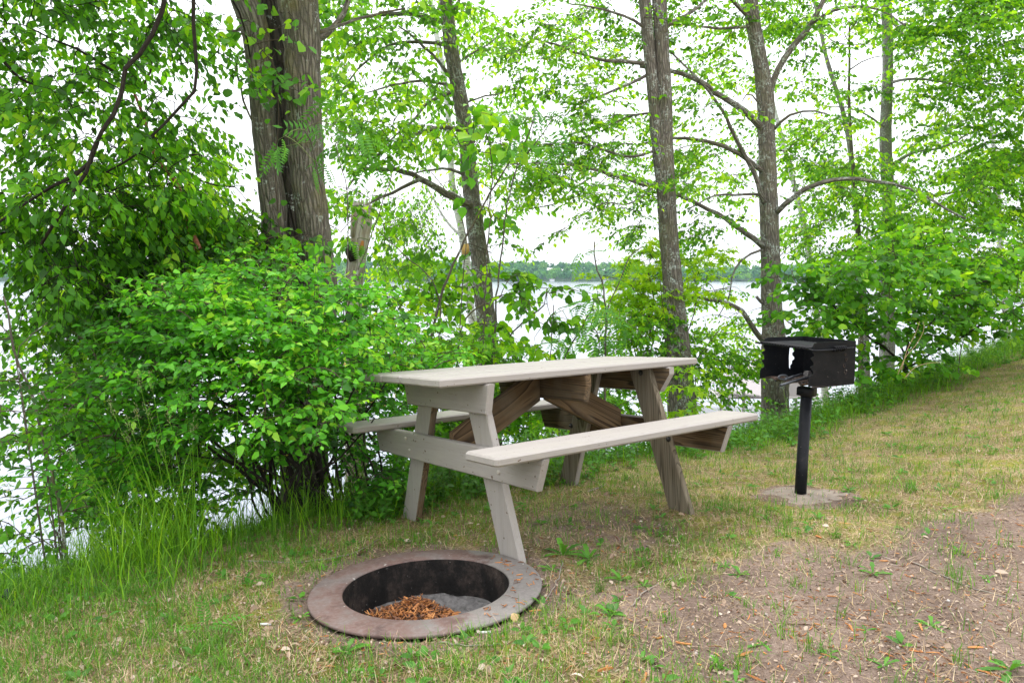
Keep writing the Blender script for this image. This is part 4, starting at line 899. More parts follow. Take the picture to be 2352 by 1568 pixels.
# 6 double stemmed tree behind the table end
yD = 7.9
make_tree('double_stem_tree', 'two stems fused into one straight trunk behind the right end of the table',
    [(extend_up([(1514, 0, 31), (1518, 60, 32), (1522, 137, 32), (1525, 200, 34), (1526, 270, 37), (1525, 330, 40), (1530, 430, 42), (1534, 519, 42), (1541, 600, 42), (1550, 683, 43), (1560, 770, 45), (1568, 853, 47), (1573, 930, 52)], 600), yD),
     (extend_up([(1481, 0, 26), (1486, 60, 26), (1493, 137, 26), (1499, 200, 26), (1505, 270, 27), (1512, 350, 27), (1520, 430, 25)], 600), yD - .02)],
    [([(1495, 148), (1440, 142), (1391, 139), (1326, 123), (1282, 104), (1227, 90)], 10, 3, yD, 7.2), ([(1495, 168), (1435, 197), (1386, 219), (1330, 240)], 8, 3, yD, 7.6),
     ([(1515, 428), (1460, 418), (1419, 405), (1337, 383), (1227, 375), (1178, 377)], 11, 3, yD, 7.0), ([(1510, 345), (1460, 360), (1400, 350), (1340, 330), (1290, 330)], 7, 3, yD, 7.4),
     ([(1495, 75), (1440, 40), (1380, 20), (1310, 10)], 8, 3, yD, 7.5), ([(1504, 260), (1450, 265), (1390, 290), (1320, 300)], 6, 2, yD, 8.3), ([(1495, 20), (1420, -60), (1320, -120)], 12, 4, yD, 8.6), ([(1530, 60), (1600, 20), (1660, -40)], 10, 4, yD, 8.6),
     ([(1530, 400), (1490, 440), (1440, 470), (1390, 465), (1330, 500)], 5, 2, yD, 7.3), ([(1380, 395), (1320, 430), (1270, 470), (1215, 480)], 4, 2, 7.5, 7.3)],
    [(1240, 95, 70, 50, .68, 7.3), (1330, 120, 80, 45, .60, 7.4), (1420, 40, 90, 45, .42, 7.7), (1430, 150, 60, 40, .48, 7.7), (1310, 20, 60, 25, .35, 7.7), (1250, 160, 60, 35, .5, 7.4), (1370, 215, 80, 40, .52, 7.6), (1270, 270, 90, 40, .50, 7.5),
     (1400, 290, 90, 45, .55, 7.8), (1330, 345, 130, 38, .72, 7.3), (1450, 350, 50, 40, .6, 7.8), (1230, 380, 70, 36, .66, 7.1), (1330, 420, 110, 36, .66, 7.3), (1440, 450, 60, 50, .58, 7.6), (1330, 480, 60, 25, .36, 7.3), (1400, 520, 60, 30, .30, 7.4),
     (1300, 525, 26, 14, .5, 7.3), (1265, 560, 26, 10, .4, 7.3), (1180, 300, 40, 40, .3, 7.3), (1230, 440, 60, 40, .36, 7.2), (1480, 90, 20, 60, .5, 7.6), (1450, -110, 250, 90, .55, 8), (1475, 520, 40, 40, .45, 7.6)],
    .060, 'ovate', 'leaf_ash', 'bark_ash', grow_kw=dict(per=5, Ls=.30, droop=.25, dY=.45, flat=1.1, tilt=.4), sides=22, lump=.03, keep=(1520, 130, 8.7))

# 7 lichened tree behind the grill
yE = 8.9
make_tree('lichened_tree', 'lichen spotted tree with arching boughs directly behind the grill',
    [(extend_up([(1724, 0, 30), (1730, 50, 30), (1740, 110, 31), (1750, 165, 33), (1757, 219, 38), (1760, 290, 37), (1763, 383, 39), (1765, 450, 40), (1767, 520, 41), (1770, 600, 42), (1771, 680, 44), (1775, 740, 48), (1778, 800, 56), (1780, 880, 62)], 500), yE)],
    [([(1768, 230), (1776, 185), (1793, 148), (1825, 104), (1864, 55), (1886, 11), (1930, -80)], 16, 8, yE, 8.8), ([(1862, 55), (1907, 27), (1962, 16), (2017, 22), (2080, 60)], 8, 3, 8.8, 8.3),
     ([(1752, 295), (1741, 284), (1705, 252), (1661, 224), (1607, 186), (1541, 164), (1470, 153)], 17, 7, yE, 8.3), ([(1755, 395), (1738, 383), (1700, 355), (1634, 328), (1547, 317), (1470, 333)], 13, 5, yE, 8.3),
     ([(1760, 470), (1754, 462), (1732, 399), (1700, 339), (1661, 257), (1618, 197), (1541, 120)], 12, 4, yE, 8.3), ([(1756, 570), (1743, 558), (1700, 525), (1650, 492), (1596, 465), (1552, 443), (1490, 424), (1430, 402)], 14, 5, yE, 8.2),
     ([(1757, 448), (1741, 446), (1705, 448), (1650, 448), (1579, 481)], 7, 3, yE, 8.5), ([(1778, 495), (1787, 484), (1820, 454), (1864, 427), (1918, 413), (2017, 418), (2099, 437), (2170, 476), (2219, 503)], 13, 4, yE, 8.0),
     ([(1775, 300), (1782, 290), (1809, 268), (1853, 254), (1900, 262)], 8, 3, yE, 8.6), ([(1760, 570), (1749, 574), (1705, 596), (1683, 629), (1678, 673), (1650, 727)], 6, 2, yE, 8.6),
     ([(1760, 790), (1738, 766), (1705, 716), (1661, 694), (1579, 678), (1530, 660)], 15, 5, yE, 8.4), ([(1732, 50), (1690, 10), (1640, -60)], 11, 5, yE, 8.6), ([(1735, 60), (1660, 65), (1600, 60), (1550, 55)], 8, 3, yE, 8.5),
     ([(1757, 255), (1720, 215), (1705, 232)], 5, 2, yE, 8.7), ([(1780, 680), (1790, 720), (1830, 750), (1860, 760)], 4, 2, yE, 8.6), ([(1762, 705), (1745, 690), (1738, 682)], 8, 7, yE, yE - .1)],
    [(1600, 40, 70, 50, .55, 8.5), (1680, 60, 50, 50, .40, 8.6), (1570, 110, 50, 40, .50, 8.4), (1660, 150, 70, 40, .56, 8.5), (1600, 230, 60, 45, .55, 8.4), (1700, 200, 40, 40, .4, 8.6), (1590, 290, 50, 30, .5, 8.4), (1650, 330, 60, 30, .42, 8.5),
     (1600, 370, 70, 40, .62, 8.4), (1690, 300, 40, 40, .40, 8.6), (1650, 420, 70, 30, .50, 8.5), (1570, 430, 30, 50, .55, 8.4), (1600, 510, 60, 40, .55, 8.4), (1700, 440, 40, 24, .3, 8.6), (1570, 560, 30, 30, .34, 8.4), (1680, 500, 30, 20, .15, 8.5),
     (1820, 60, 60, 50, .66, 8.7), (1780, 20, 50, 40, .7, 8.7), (1930, 40, 80, 40, .60, 8.5), (1850, 120, 40, 30, .40, 8.6), (1860, 200, 60, 40, .44, 8.6), (1870, 280, 70, 40, .55, 8.5), (1830, 350, 50, 40, .40, 8.6), (1880, 440, 70, 40, .45, 8.4),
     (1960, 440, 80, 40, .5, 8.2), (1820, 560, 50, 60, .30, 8.6), (1660, 640, 70, 30, .35, 8.6), (1650, 740, 60, 40, .5, 8.6), (1590, 690, 40, 40, .4, 8.5), (1720, 730, 30, 20, .3, 8.7), (1800, -110, 220, 80, .55, 8.8), (1700, 790, 40, 30, .4, 8.6)],
    .064, 'ovate', 'leaf_ash', 'bark_ash', grow_kw=dict(per=5, Ls=.32, droop=.35, dY=.5), sides=22, lump=.035, keep=(1765, 120, 9.8))

# 8 far right trunk
yF = 11.5
make_tree('straight_grey_tree', 'straight smooth grey trunk rising from the thicket at the right',
    [(extend_up([(2036, 10, 21), (2038, 80, 22), (2039, 164, 23), (2036, 250, 24), (2034, 328, 25), (2038, 410, 26), (2042, 492, 27), (2041, 560, 28), (2040, 640, 29), (2038, 780, 32)], 400), yF)],
    [([(2045, 45), (2058, 62), (2082, 87), (2132, 109), (2180, 130)], 6, 3, yF, 11), ([(2044, 193), (2060, 187), (2082, 183), (2170, 189), (2230, 210)], 7, 3, yF, 10.8), ([(2040, 300), (2000, 270), (1960, 250), (1900, 245)], 5, 2, yF, 11), ([(2045, 380), (2100, 350), (2160, 340), (2240, 300)], 7, 3, yF, 10.6), ([(2045, 500), (2110, 460), (2200, 440), (2300, 430)], 7, 3, yF, 10.4), ([(2040, 560), (1980, 520), (1930, 500), (1880, 510)], 5, 2, yF, 11)],
    [(2060, 30, 60, 40, .6, 11.2), (2160, 60, 80, 60, .72, 10.8), (2280, 50, 90, 70, .82, 10.5), (2130, 140, 60, 40, .5, 10.9), (2240, 150, 90, 50, .72, 10.6), (2320, 190, 60, 60, .78, 10.4), (2120, 230, 70, 40, .62, 10.8), (2220, 260, 80, 50, .66, 10.6),
     (2320, 310, 60, 60, .7, 10.4), (1930, 300, 60, 50, .45, 11), (1980, 220, 50, 30, .4, 11.2), (2000, 370, 70, 40, .55, 11), (2100, 330, 70, 40, .55, 10.7), (2190, 370, 70, 45, .62, 10.6), (1900, 390, 60, 40, .5, 11), (2080, 420, 60, 40, .6, 10.8), (2280, 410, 80, 50, .72, 10.5),
     (1960, 480, 90, 50, .62, 11), (2090, 510, 80, 50, .66, 10.8), (2200, 470, 80, 50, .7, 10.6), (1880, 540, 60, 50, .52, 11), (2300, 520, 80, 50, .75, 10.6), (2000, 570, 90, 45, .7, 11), (2130, 590, 90, 45, .72, 10.7), (2250, 590, 90, 50, .78, 10.6), (2200, -80, 260, 80, .6, 10.8), (2480, 250, 100, 300, .7, 10.2)],
    .078, 'ovate', 'leaf_ash', 'bark_grey', grow_kw=dict(per=5, Ls=.40, droop=.45, dY=.6))

# ------------------------------------------------------------------ shrubs, saplings and suckers
def shrub(name, label, cat, foot, stems, blobs, size, kind, leafm, bark='bark_smooth', twig='twig', group=None, grow_kw={}, sides=6, rise=None, flowers=0):
    """many stems from one foot; foot = (px, py, Y) lands on the ground under that point"""
    b = P(*foot); b[2] = float(ground(b[0], b[1]))
    r_ = root(name, label, cat, b, group); sk = []
    for (pts, w0, w1, Y0, Y1) in stems:
        p = limb_path(pts, Y0, Y1, step=.08, jit=.006)
        if not len(stems) == 0:
            q = p[0].copy(); gz = float(ground(q[0], q[1]))
            if q[2] > gz and pts[0][1] > 500:
                k = max(3, int((q[2] - gz) / .08)); low = np.linspace(0, 1, k)[:, None] * (p[0] - V(b[0] * .5 + q[0] * .5, b[1] * .5 + q[1] * .5, gz - .05)) + V(b[0] * .5 + q[0] * .5, b[1] * .5 + q[1] * .5, gz - .05)
                p = smooth_path(np.vstack([low[:-1:3], p]), step=.08)
        rr = np.linspace(w0, w1, len(p)) / 2 / FPX * Y0
        g = Geo(); tube(g, p, np.maximum(rr, .0025), sides, lump=.08, seed=pts[0][0] * .013 + pts[-1][1] * .01); g.obj('stem', bark, r_); sk.append(p)
    if blobs:
        g = Geo(); kw = dict(per=4, Ls=.25, droop=.3, dY=.35); kw.update(grow_kw)
        T = grow(g, sk, blobs, size, kind, **kw); ms = [leafm, twig]
        if flowers:
            k = rng.integers(0, len(T), flowers); fp = T[k] + rng.normal(0, .04, (flowers, 3)); ms = ms + ['blossom']
            for q in range(3): put_leaves(g, fp, rng.normal(0, 1, (flowers, 3)), rng.normal(0, 1, (flowers, 3)), rng.uniform(.010, .020, flowers), 'dia', None, 2)
        g.obj('crown', ms, r_)
    return r_
# the big honeysuckle
fan = []
for k, (x, y, w) in enumerate([(480, 640, 7), (560, 600, 7), (640, 640, 8), (720, 660, 7), (800, 700, 7), (870, 780, 6), (300, 800, 8), (230, 930, 7), (380, 720, 7), (900, 860, 6), (330, 960, 6), (260, 1060, 5), (860, 960, 5), (600, 760, 7), (700, 800, 6), (460, 860, 8), (540, 930, 5)]):
    x0, y0 = 690 + 70 * math.sin(k * 2.4), 1140 + 12 * math.cos(k); mx, my = x0 * .45 + x * .55 + 25 * math.sin(k * 1.7), y0 * .45 + y * .55 - (50 if x < 400 else 10)
    fan.append(([(x0, y0), (x0 * .8 + mx * .2, y0 * .75 + my * .25), (mx, my), (x, y)], w * 1.5, 3, 4.25 + .25 * math.sin(k), 4.1 + .45 * math.sin(k * 3.1)))
for k in range(16):   # dead inner stems, bare and dark near the ground
    x0 = 560 + k * 21; fan.append(([(x0 + 20, 1150), (x0, 1060), (x0 - 40 + 50 * math.sin(k * 2.1), 960), (x0 - 60 + 80 * math.sin(k * 1.3), 880)], 7, 3, 4.3, 4.4))
shrub('honeysuckle_bush', 'broad bright honeysuckle bush with tiny yellow flowers in front of the furrowed trunks', 'shrub', (715, 1165, 4.2), fan,
    [(560, 625, 60, 30, .62, 4.3), (470, 665, 80, 35, .72, 4.2), (640, 660, 90, 35, .74, 4.3), (750, 690, 80, 35, .74, 4.2), (840, 720, 60, 30, .68, 4.2), (560, 710, 120, 40, .84, 4.0), (420, 740, 110, 40, .80, 4.1), (700, 760, 120, 40, .86, 4.0), (860, 790, 60, 40, .74, 4.5),
     (330, 810, 90, 40, .72, 4.1), (520, 800, 130, 45, .88, 3.9), (680, 850, 120, 45, .84, 3.8), (840, 870, 70, 50, .78, 4.7), (920, 830, 50, 40, .60, 4.8), (300, 890, 100, 45, .74, 4.0), (430, 880, 110, 45, .80, 3.9), (580, 900, 100, 45, .72, 3.8), (690, 930, 90, 40, .78, 3.8),
     (870, 950, 50, 45, .74, 4.7), (250, 960, 90, 45, .70, 4.0), (400, 970, 100, 40, .66, 4.0), (650, 1000, 90, 35, .66, 3.8), (770, 960, 50, 60, .7, 4.6), (240, 1050, 80, 50, .66, 4.1), (360, 1060, 80, 40, .55, 4.2), (180, 900, 60, 40, .5, 4.1), (810, 1040, 50, 40, .66, 4.6), (850, 1110, 50, 40, .62, 4.6),
     (250, 1140, 80, 40, .66, 4.2), (380, 1130, 80, 40, .5, 4.4), (500, 1040, 60, 40, .35, 4.5), (500, 1120, 90, 30, .45, 4.6), (640, 1080, 60, 30, .3, 4.6), (780, 820, 60, 40, .7, 4.2), (620, 600, 30, 20, .45, 4.4), (340, 700, 60, 30, .5, 4.3), (260, 760, 50, 30, .5, 4.3), (985, 820, 40, 40, .5, 5.0), (690, 606, 16, 30, .45, 4.5), (520, 585, 24, 18, .5, 4.5), (150, 860, 40, 30, .5, 4.3), (140, 1010, 50, 50, .5, 4.3), (170, 1120, 50, 40, .5, 4.4), (300, 1000, 60, 40, .6, 4.4), (930, 900, 40, 40, .5, 4.9), (520, 970, 60, 30, .5, 3.9)],
    .045, 'ovate', 'leaf_shrub', 'bark_black', 'twig', grow_kw=dict(clump_n=3, clump_w=.8, mul=1.75, per=3, Ls=.19, droop=.15, dY=.36, pair=True, out=.6, rad=.0016, tilt=.5, maxr=.006), sides=7, flowers=170)
# dark thicket behind it, low over the bank
shrub('bank_dogwood', 'dark green thicket on the bank under the overhanging elm', 'shrub', (350, 1100, 5.6), [([(420, 1080), (380, 900), (330, 760), (300, 640)], 12, 4, 5.6, 5.4), ([(450, 1080), (480, 900), (500, 740), (540, 600)], 12, 4, 5.6, 5.8), ([(400, 1080), (250, 950), (150, 860)], 9, 3, 5.6, 5.2), ([(430, 1080), (300, 1050), (200, 1010)], 8, 3, 5.6, 5.3)],
    [(520, 530, 80, 50, .86, 5.9), (400, 620, 110, 50, .84, 5.6), (540, 600, 60, 50, .82, 6.0), (300, 700, 110, 50, .82, 5.5), (180, 790, 90, 40, .6, 5.3), (200, 870, 90, 40, .62, 5.3), (160, 960, 60, 40, .4, 5.3), (300, 980, 100, 60, .62, 5.6), (450, 1020, 120, 60, .60, 5.6), (600, 1040, 80, 60, .45, 5.6), (200, 1080, 60, 50, .5, 5.4), (330, 1150, 110, 40, .55, 5.4)],
    .066, 'ovate', 'leaf_dark', 'bark_black', 'twig_black', grow_kw=dict(mul=2.3, per=4, Ls=.28, droop=.6, dY=.35))
# broken reddish stem hanging in the elm
p = limb_path([(298, 190), (315, 230), (335, 285), (345, 330), (366, 372), (392, 400), (406, 420)], 5.0, 4.9, step=.05); p2 = limb_path([(416, 455), (428, 490), (440, 535), (456, 572)], 4.85, 4.8, step=.04)
r_ = root('broken_birch_stem', 'broken reddish peeling stem hanging among the dark elm leaves', 'broken branch', p[0])
g = Geo(); tube(g, p, np.linspace(.008, .018, len(p)), 8, lump=.05); g.obj('stem', 'bark_red', r_)
g = Geo(); tube(g, np.vstack([p[-1], p2]), np.r_[.018, np.linspace(.018, .024, len(p2))], 9, lump=.05); g.obj('stem', 'bark_red', r_)
# sapling at the left edge
shrub('bank_sapling', 'thin dark sapling with loose leaves at the left edge of the bank', 'sapling', (156, 1300, 3.3),
    [([(154, 1293), (141, 1187), (127, 1107), (101, 1011), (69, 910), (37, 809), (21, 735), (8, 680)], 9, 4, 3.3, 3.3), ([(148, 1260), (120, 1200), (110, 1150), (118, 1090)], 4, 2, 3.3, 3.4), ([(127, 1107), (70, 1080), (20, 1070)], 4, 2, 3.3, 3.2), ([(101, 1011), (60, 960), (0, 930)], 4, 2, 3.3, 3.2), ([(37, 809), (70, 770), (110, 740)], 3, 1.5, 3.3, 3.4),
     ([(30, 780), (0, 740), (-30, 720)], 3, 1.5, 3.3, 3.3), ([(141, 1187), (180, 1130), (210, 1120)], 4, 2, 3.3, 3.4), ([(100, 1010), (140, 960), (170, 930)], 4, 2, 3.3, 3.4)],
    [(40, 880, 50, 22, .5, 3.2), (110, 900, 70, 34, .66, 3.35), (60, 960, 60, 34, .68, 3.25), (140, 960, 60, 36, .66, 3.4), (20, 1010, 40, 40, .6, 3.2), (20, 1140, 50, 22, .6, 3.2), (90, 1130, 30, 18, .45, 3.3), (40, 1200, 60, 24, .66, 3.25), (100, 1240, 50, 26, .6, 3.3), (20, 1290, 40, 28, .66, 3.2), (190, 1180, 46, 34, .55, 3.4), (30, 780, 50, 50, .12, 3.3), (200, 1020, 50, 40, .5, 3.5)],
    .043, 'ovate', 'leaf_elm', 'bark_smooth', 'twig', grow_kw=dict(per=4, Ls=.16, droop=.4, dY=.15, rad=.0012, maxr=.004))
# basswood suckers and thin stems round the centre tree
shrub('basswood_sapling', 'thin sapling with broad round leaves crossing in front of the leaning elm', 'sapling', (985, 860, 6.2),
    [([(985, 800), (1010, 690), (1040, 610), (1063, 558), (1090, 509), (1140, 421), (1175, 370), (1200, 323)], 9, 3, 6.2, 6.4), ([(1010, 690), (1000, 660), (915, 574), (880, 540), (866, 525)], 5, 2, 6.2, 6.0), ([(1110, 820), (1112, 727), (1118, 602), (1126, 465), (1129, 350), (1110, 290)], 5, 2.5, 6.2, 6.3), ([(1070, 540), (1050, 470), (1010, 420), (990, 395)], 3, 2, 6.2, 6.2)],
    [(1090, 300, 36, 30, .62, 6.1, .15), (1150, 270, 40, 30, .55, 6.2, .15), (1110, 350, 40, 30, .60, 6.1, .15), (1060, 335, 30, 20, .5, 6.1, .15), (1180, 320, 40, 26, .4, 6.2, .15), (1080, 430, 30, 20, .4, 6.2, .15), (1150, 500, 30, 30, .4, 6.2, .2), (1110, 560, 20, 20, .4, 6.2, .1), (1120, 240, 16, 24, .4, 6.2, .1)],
    .105, 'heart', 'leaf_basswood', 'bark_smooth', 'twig', grow_kw=dict(per=1, Ls=.15, droop=.6, side=(0, 1), out=.2))
shrub('broadleaf_sapling', 'leafy basswood growth between the leaning elm and the table top', 'sapling', (1060, 900, 6.8),
    [([(1060, 900), (1050, 800), (1080, 720), (1150, 680)], 7, 3, 6.8, 6.6), ([(1060, 900), (1130, 820), (1200, 740), (1250, 700)], 6, 3, 6.8, 6.5), ([(1060, 880), (980, 800), (930, 720), (900, 680)], 6, 3, 6.8, 6.9)],
    [(1190, 650, 60, 26, .55, 6.6), (1230, 690, 50, 40, .62, 6.5), (1260, 750, 40, 40, .5, 6.5), (1160, 710, 40, 30, .4, 6.6), (1190, 790, 60, 30, .7, 6.6), (1090, 650, 60, 30, .6, 7.0), (990, 640, 60, 40, .66, 7.2), (920, 690, 60, 26, .6, 7.2), (1000, 720, 70, 40, .66, 7.0), (1080, 780, 60, 40, .66, 6.9), (950, 790, 60, 30, .55, 7.0)],
    .080, 'heart', 'leaf_ash', 'bark_smooth', 'twig', grow_kw=dict(mul=1.1, clump_n=3, per=2, Ls=.22, droop=.6, dY=.3))
# staghorn sumacs
for lab, foot, stems, blobs in (
    ('tall forked sumac shoot with feathery leaves above the middle of the table', (1392, 900, 6.0), [([(1390, 830), (1392, 727), (1390, 683), (1385, 651), (1374, 627), (1366, 586), (1366, 555)], 5, 3, 6.0, 6.0), ([(1392, 727), (1394, 714), (1415, 665), (1438, 612), (1453, 583), (1478, 565)], 4, 2, 6.0, 6.1)],
        [(1350, 580, 26, 20, .5, 6.0, .1), (1385, 600, 16, 20, .4, 6.0, .1), (1452, 580, 14, 20, .5, 6.1, .1), (1390, 690, 50, 24, .6, 6.0, .15), (1420, 740, 50, 24, .5, 6.0, .15), (1385, 640, 12, 12, .3, 6.0, .05)]),
    ('leaning sumac shoots with drooping feathery leaves left of the tall forked sumac', (1285, 900, 6.1), [([(1285, 840), (1329, 762), (1352, 727), (1364, 692)], 5, 3, 6.1, 6.0), ([(1374, 818), (1378, 785), (1364, 750), (1350, 730)], 4, 2, 6.1, 6.0), ([(1262, 840), (1268, 760), (1272, 700)], 3, 2, 6.1, 6.1)],
        [(1310, 700, 40, 20, .66, 6.1, .15), (1350, 710, 30, 20, .6, 6.0, .15), (1320, 750, 50, 24, .66, 6.0, .15), (1370, 770, 40, 24, .6, 6.0, .15), (1300, 790, 40, 20, .5, 6.1, .15)]),
    ('sumac shoots with feathery leaves between the slim elm and the white sky', (1150, 900, 6.3), [([(1130, 820), (1150, 600), (1170, 450), (1200, 340), (1230, 260)], 5, 3, 6.3, 6.2), ([(1190, 380), (1230, 330), (1270, 270)], 3, 2, 6.2, 6.2)],
        [(1220, 260, 50, 24, .6, 6.2, .15), (1280, 270, 30, 16, .5, 6.2, .12), (1190, 330, 50, 30, .5, 6.2, .15), (1240, 320, 40, 20, .4, 6.2, .12)]),
    ('sumac shoots with feathery leaves hanging in front of the furrowed trunks', (760, 900, 5.2), [([(770, 800), (745, 600), (740, 450), (730, 400), (715, 330), (700, 300)], 5, 3, 4.9, 4.7), ([(790, 700), (800, 520), (790, 400), (770, 330)], 4, 2, 4.9, 4.8), ([(770, 800), (860, 520), (900, 400)], 4, 2, 4.9, 4.9)],
        [(680, 320, 46, 20, .5, 4.6, .1), (700, 360, 46, 24, .5, 4.6, .1), (735, 290, 26, 14, .4, 4.6, .1), (790, 300, 50, 30, .66, 4.9, .15), (800, 360, 50, 30, .6, 4.9, .15), (770, 240, 40, 24, .5, 4.9, .15), (845, 310, 40, 26, .5, 4.9, .15), (830, 560, 20, 40, .4, 5.0, .1)])):
    shrub('sumac_shoot', lab, 'sumac', foot, stems, blobs, .21, 'pinnate', 'leaf_sumac', 'bark_smooth', 'twig_green', 'sumac shoots on the bank', grow_kw=dict(per=1, Ls=.08, droop=.7, side=(0,), out=.6, flat=1.2, tilt=.35, maxr=.004))
# lime green maple by the double stemmed tree
shrub('young_maple', 'lime green young maple hugging the left side of the double stemmed tree', 'maple', (1480, 900, 8.4), [([(1480, 900), (1490, 780), (1500, 680), (1490, 610)], 8, 3, 8.4, 8.2), ([(1480, 880), (1450, 760), (1440, 680)], 5, 2, 8.4, 8.2), ([(1500, 860), (1580, 760), (1600, 660), (1590, 620)], 5, 2, 8.6, 8.8)],
    [(1480, 600, 36, 20, .55, 8.3), (1470, 640, 50, 26, .74, 8.3), (1510, 620, 30, 30, .66, 8.4), (1450, 690, 50, 26, .70, 8.3), (1500, 680, 40, 30, .78, 8.3), (1590, 610, 40, 30, .6, 8.9), (1600, 660, 40, 22, .45, 8.9), (1430, 740, 40, 24, .5, 8.3), (1480, 740, 40, 30, .6, 8.3)],
    .070, 'maple', 'leaf_lime', 'bark_smooth', 'twig', grow_kw=dict(mul=2.2, clump_n=3, per=4, Ls=.22, droop=.3, dY=.3, flat=1.2))
shrub('bank_bush', 'deep green bush at the foot of the double stemmed tree, beyond the table', 'shrub', (1500, 950, 8.2), [([(1500, 950), (1490, 850), (1500, 760), (1490, 720)], 7, 3, 8.2, 8.0), ([(1500, 930), (1430, 830), (1420, 780)], 5, 2, 8.2, 8.0), ([(1510, 930), (1560, 880), (1620, 800), (1650, 760)], 5, 2, 8.2, 8.3)],
    [(1500, 740, 46, 30, .66, 8.0), (1480, 790, 56, 26, .72, 8.0), (1430, 800, 40, 20, .5, 8.0), (1620, 790, 40, 30, .6, 8.3), (1650, 840, 60, 30, .62, 8.3), (1540, 830, 40, 30, .5, 8.2), (1700, 820, 40, 40, .55, 8.4), (1660, 890, 60, 26, .42, 8.4)],
    .066, 'ovate', 'leaf_ash', 'bark_smooth', 'twig', grow_kw=dict(mul=1.9, clump_n=3, per=4, Ls=.25, droop=.4, dY=.3))
shrub('maple_seedling', 'low maple seedling with lobed leaves at the foot of the double stemmed tree', 'maple', (1590, 960, 7.2), [([(1590, 960), (1580, 880), (1570, 800), (1560, 770)], 4, 2, 7.2, 7.1), ([(1598, 960), (1600, 900), (1596, 850)], 3, 2, 7.2, 7.2)],
    [(1590, 850, 30, 16, .5, 7.1, .1), (1575, 895, 36, 20, .6, 7.1, .1), (1620, 890, 36, 16, .45, 7.1, .1), (1580, 930, 40, 16, .6, 7.1, .1)], .085, 'maple', 'leaf_lime', 'bark_smooth', 'twig', grow_kw=dict(per=1, Ls=.12, droop=.5, side=(0, 1), flat=1.4, maxr=.003))
shrub('maple_thicket', 'bright maple thicket on the bank seen through the legs of the table', 'maple', (1130, 1040, 6.4), [([(1130, 1040), (1120, 960), (1100, 880), (1090, 820)], 6, 3, 6.4, 6.3), ([(1140, 1040), (1180, 960), (1190, 900)], 5, 2, 6.4, 6.4), ([(1120, 1040), (1040, 960), (960, 900), (900, 850)], 5, 2, 6.4, 6.2), ([(1150, 1040), (1250, 970), (1300, 900)], 5, 2, 6.4, 6.6)],
    [(1100, 800, 80, 30, .62, 6.4), (970, 800, 90, 36, .70, 6.2), (880, 850, 60, 40, .66, 6.0), (1120, 900, 70, 40, .72, 6.4), (1160, 960, 80, 36, .74, 6.4), (1060, 970, 70, 36, .70, 6.2), (1240, 940, 60, 36, .60, 6.6), (960, 960, 60, 40, .55, 6.1), (900, 1010, 50, 40, .42, 6.0), (1330, 930, 60, 36, .5, 6.8), (1240, 1010, 70, 26, .6, 6.5), (1000, 1040, 60, 26, .5, 6.2), (1420, 900, 60, 30, .5, 7.0), (1400, 960, 60, 24, .5, 6.9), (1480, 960, 60, 20, .5, 7.0)],
    .072, 'maple', 'leaf_ash', 'bark_smooth', 'twig', grow_kw=dict(mul=1.9, clump_n=3, per=3, Ls=.22, droop=.35, dY=.3, flat=1.3))
# thicket at the right
shrub('basswood_thicket', 'broad leafed basswood thicket with a dark bent stem to the right of the grill', 'shrub', (2078, 840, 7.6),
    [([(2080, 840), (2090, 749), (2106, 700), (2123, 657), (2123, 628), (2118, 590)], 9, 4, 7.6, 7.4), ([(2080, 820), (2040, 740), (2000, 680), (1960, 640)], 6, 3, 7.6, 7.2), ([(2085, 800), (2160, 720), (2220, 660), (2280, 640)], 6, 3, 7.6, 7.6), ([(2070, 830), (1980, 760), (1900, 690), (1830, 640), (1790, 625)], 6, 3, 7.6, 7.0), ([(2090, 840), (2200, 780), (2300, 720), (2360, 700)], 6, 3, 7.6, 7.6)],
    [(1800, 625, 40, 20, .66, 7.0, .2), (1850, 620, 60, 26, .70, 7.0), (1930, 625, 70, 30, .78, 7.1), (2030, 620, 70, 34, .80, 7.3), (2120, 620, 70, 36, .80, 7.4), (2220, 620, 80, 36, .80, 7.6), (2310, 620, 60, 40, .80, 7.6), (1860, 680, 60, 30, .70, 7.0), (1950, 690, 80, 34, .80, 7.2), (2050, 690, 80, 36, .80, 7.3), (2150, 690, 80, 36, .78, 7.5), (2250, 690, 80, 36, .78, 7.6), (2330, 700, 50, 36, .8, 7.7),
     (1830, 740, 50, 26, .42, 7.2), (1930, 750, 70, 30, .66, 7.2), (2030, 760, 70, 30, .74, 7.3), (2140, 750, 80, 30, .72, 7.5), (2250, 740, 80, 26, .62, 7.8), (1990, 810, 50, 30, .70, 7.3), (2080, 820, 50, 24, .60, 7.5), (2000, 560, 80, 30, .6, 7.4), (2150, 560, 80, 30, .62, 7.6), (2290, 560, 80, 30, .7, 7.7), (2160, 800, 60, 20, .5, 7.8), (1975, 860, 36, 30, .6, 7.1)],
    .070, 'heart', 'leaf_basswood', 'bark_black', 'twig', grow_kw=dict(mul=1.25, per=4, Ls=.26, droop=.35, dY=.4, flat=1.1))
shrub('low_maple_sprig', 'pale yellow green maple sprig low in the grass at the right edge', 'maple', (2205, 810, 7.6), [([(2205, 815), (2210, 790), (2215, 775)], 3, 2, 7.6, 7.6)], [(2215, 768, 40, 8, .7, 7.5, .1), (2190, 785, 24, 8, .6, 7.5, .1)], .09, 'maple', 'leaf_lime', 'bark_smooth', 'twig_green', grow_kw=dict(per=1, Ls=.1, droop=.1, side=(0, 1), flat=2, maxr=.003))
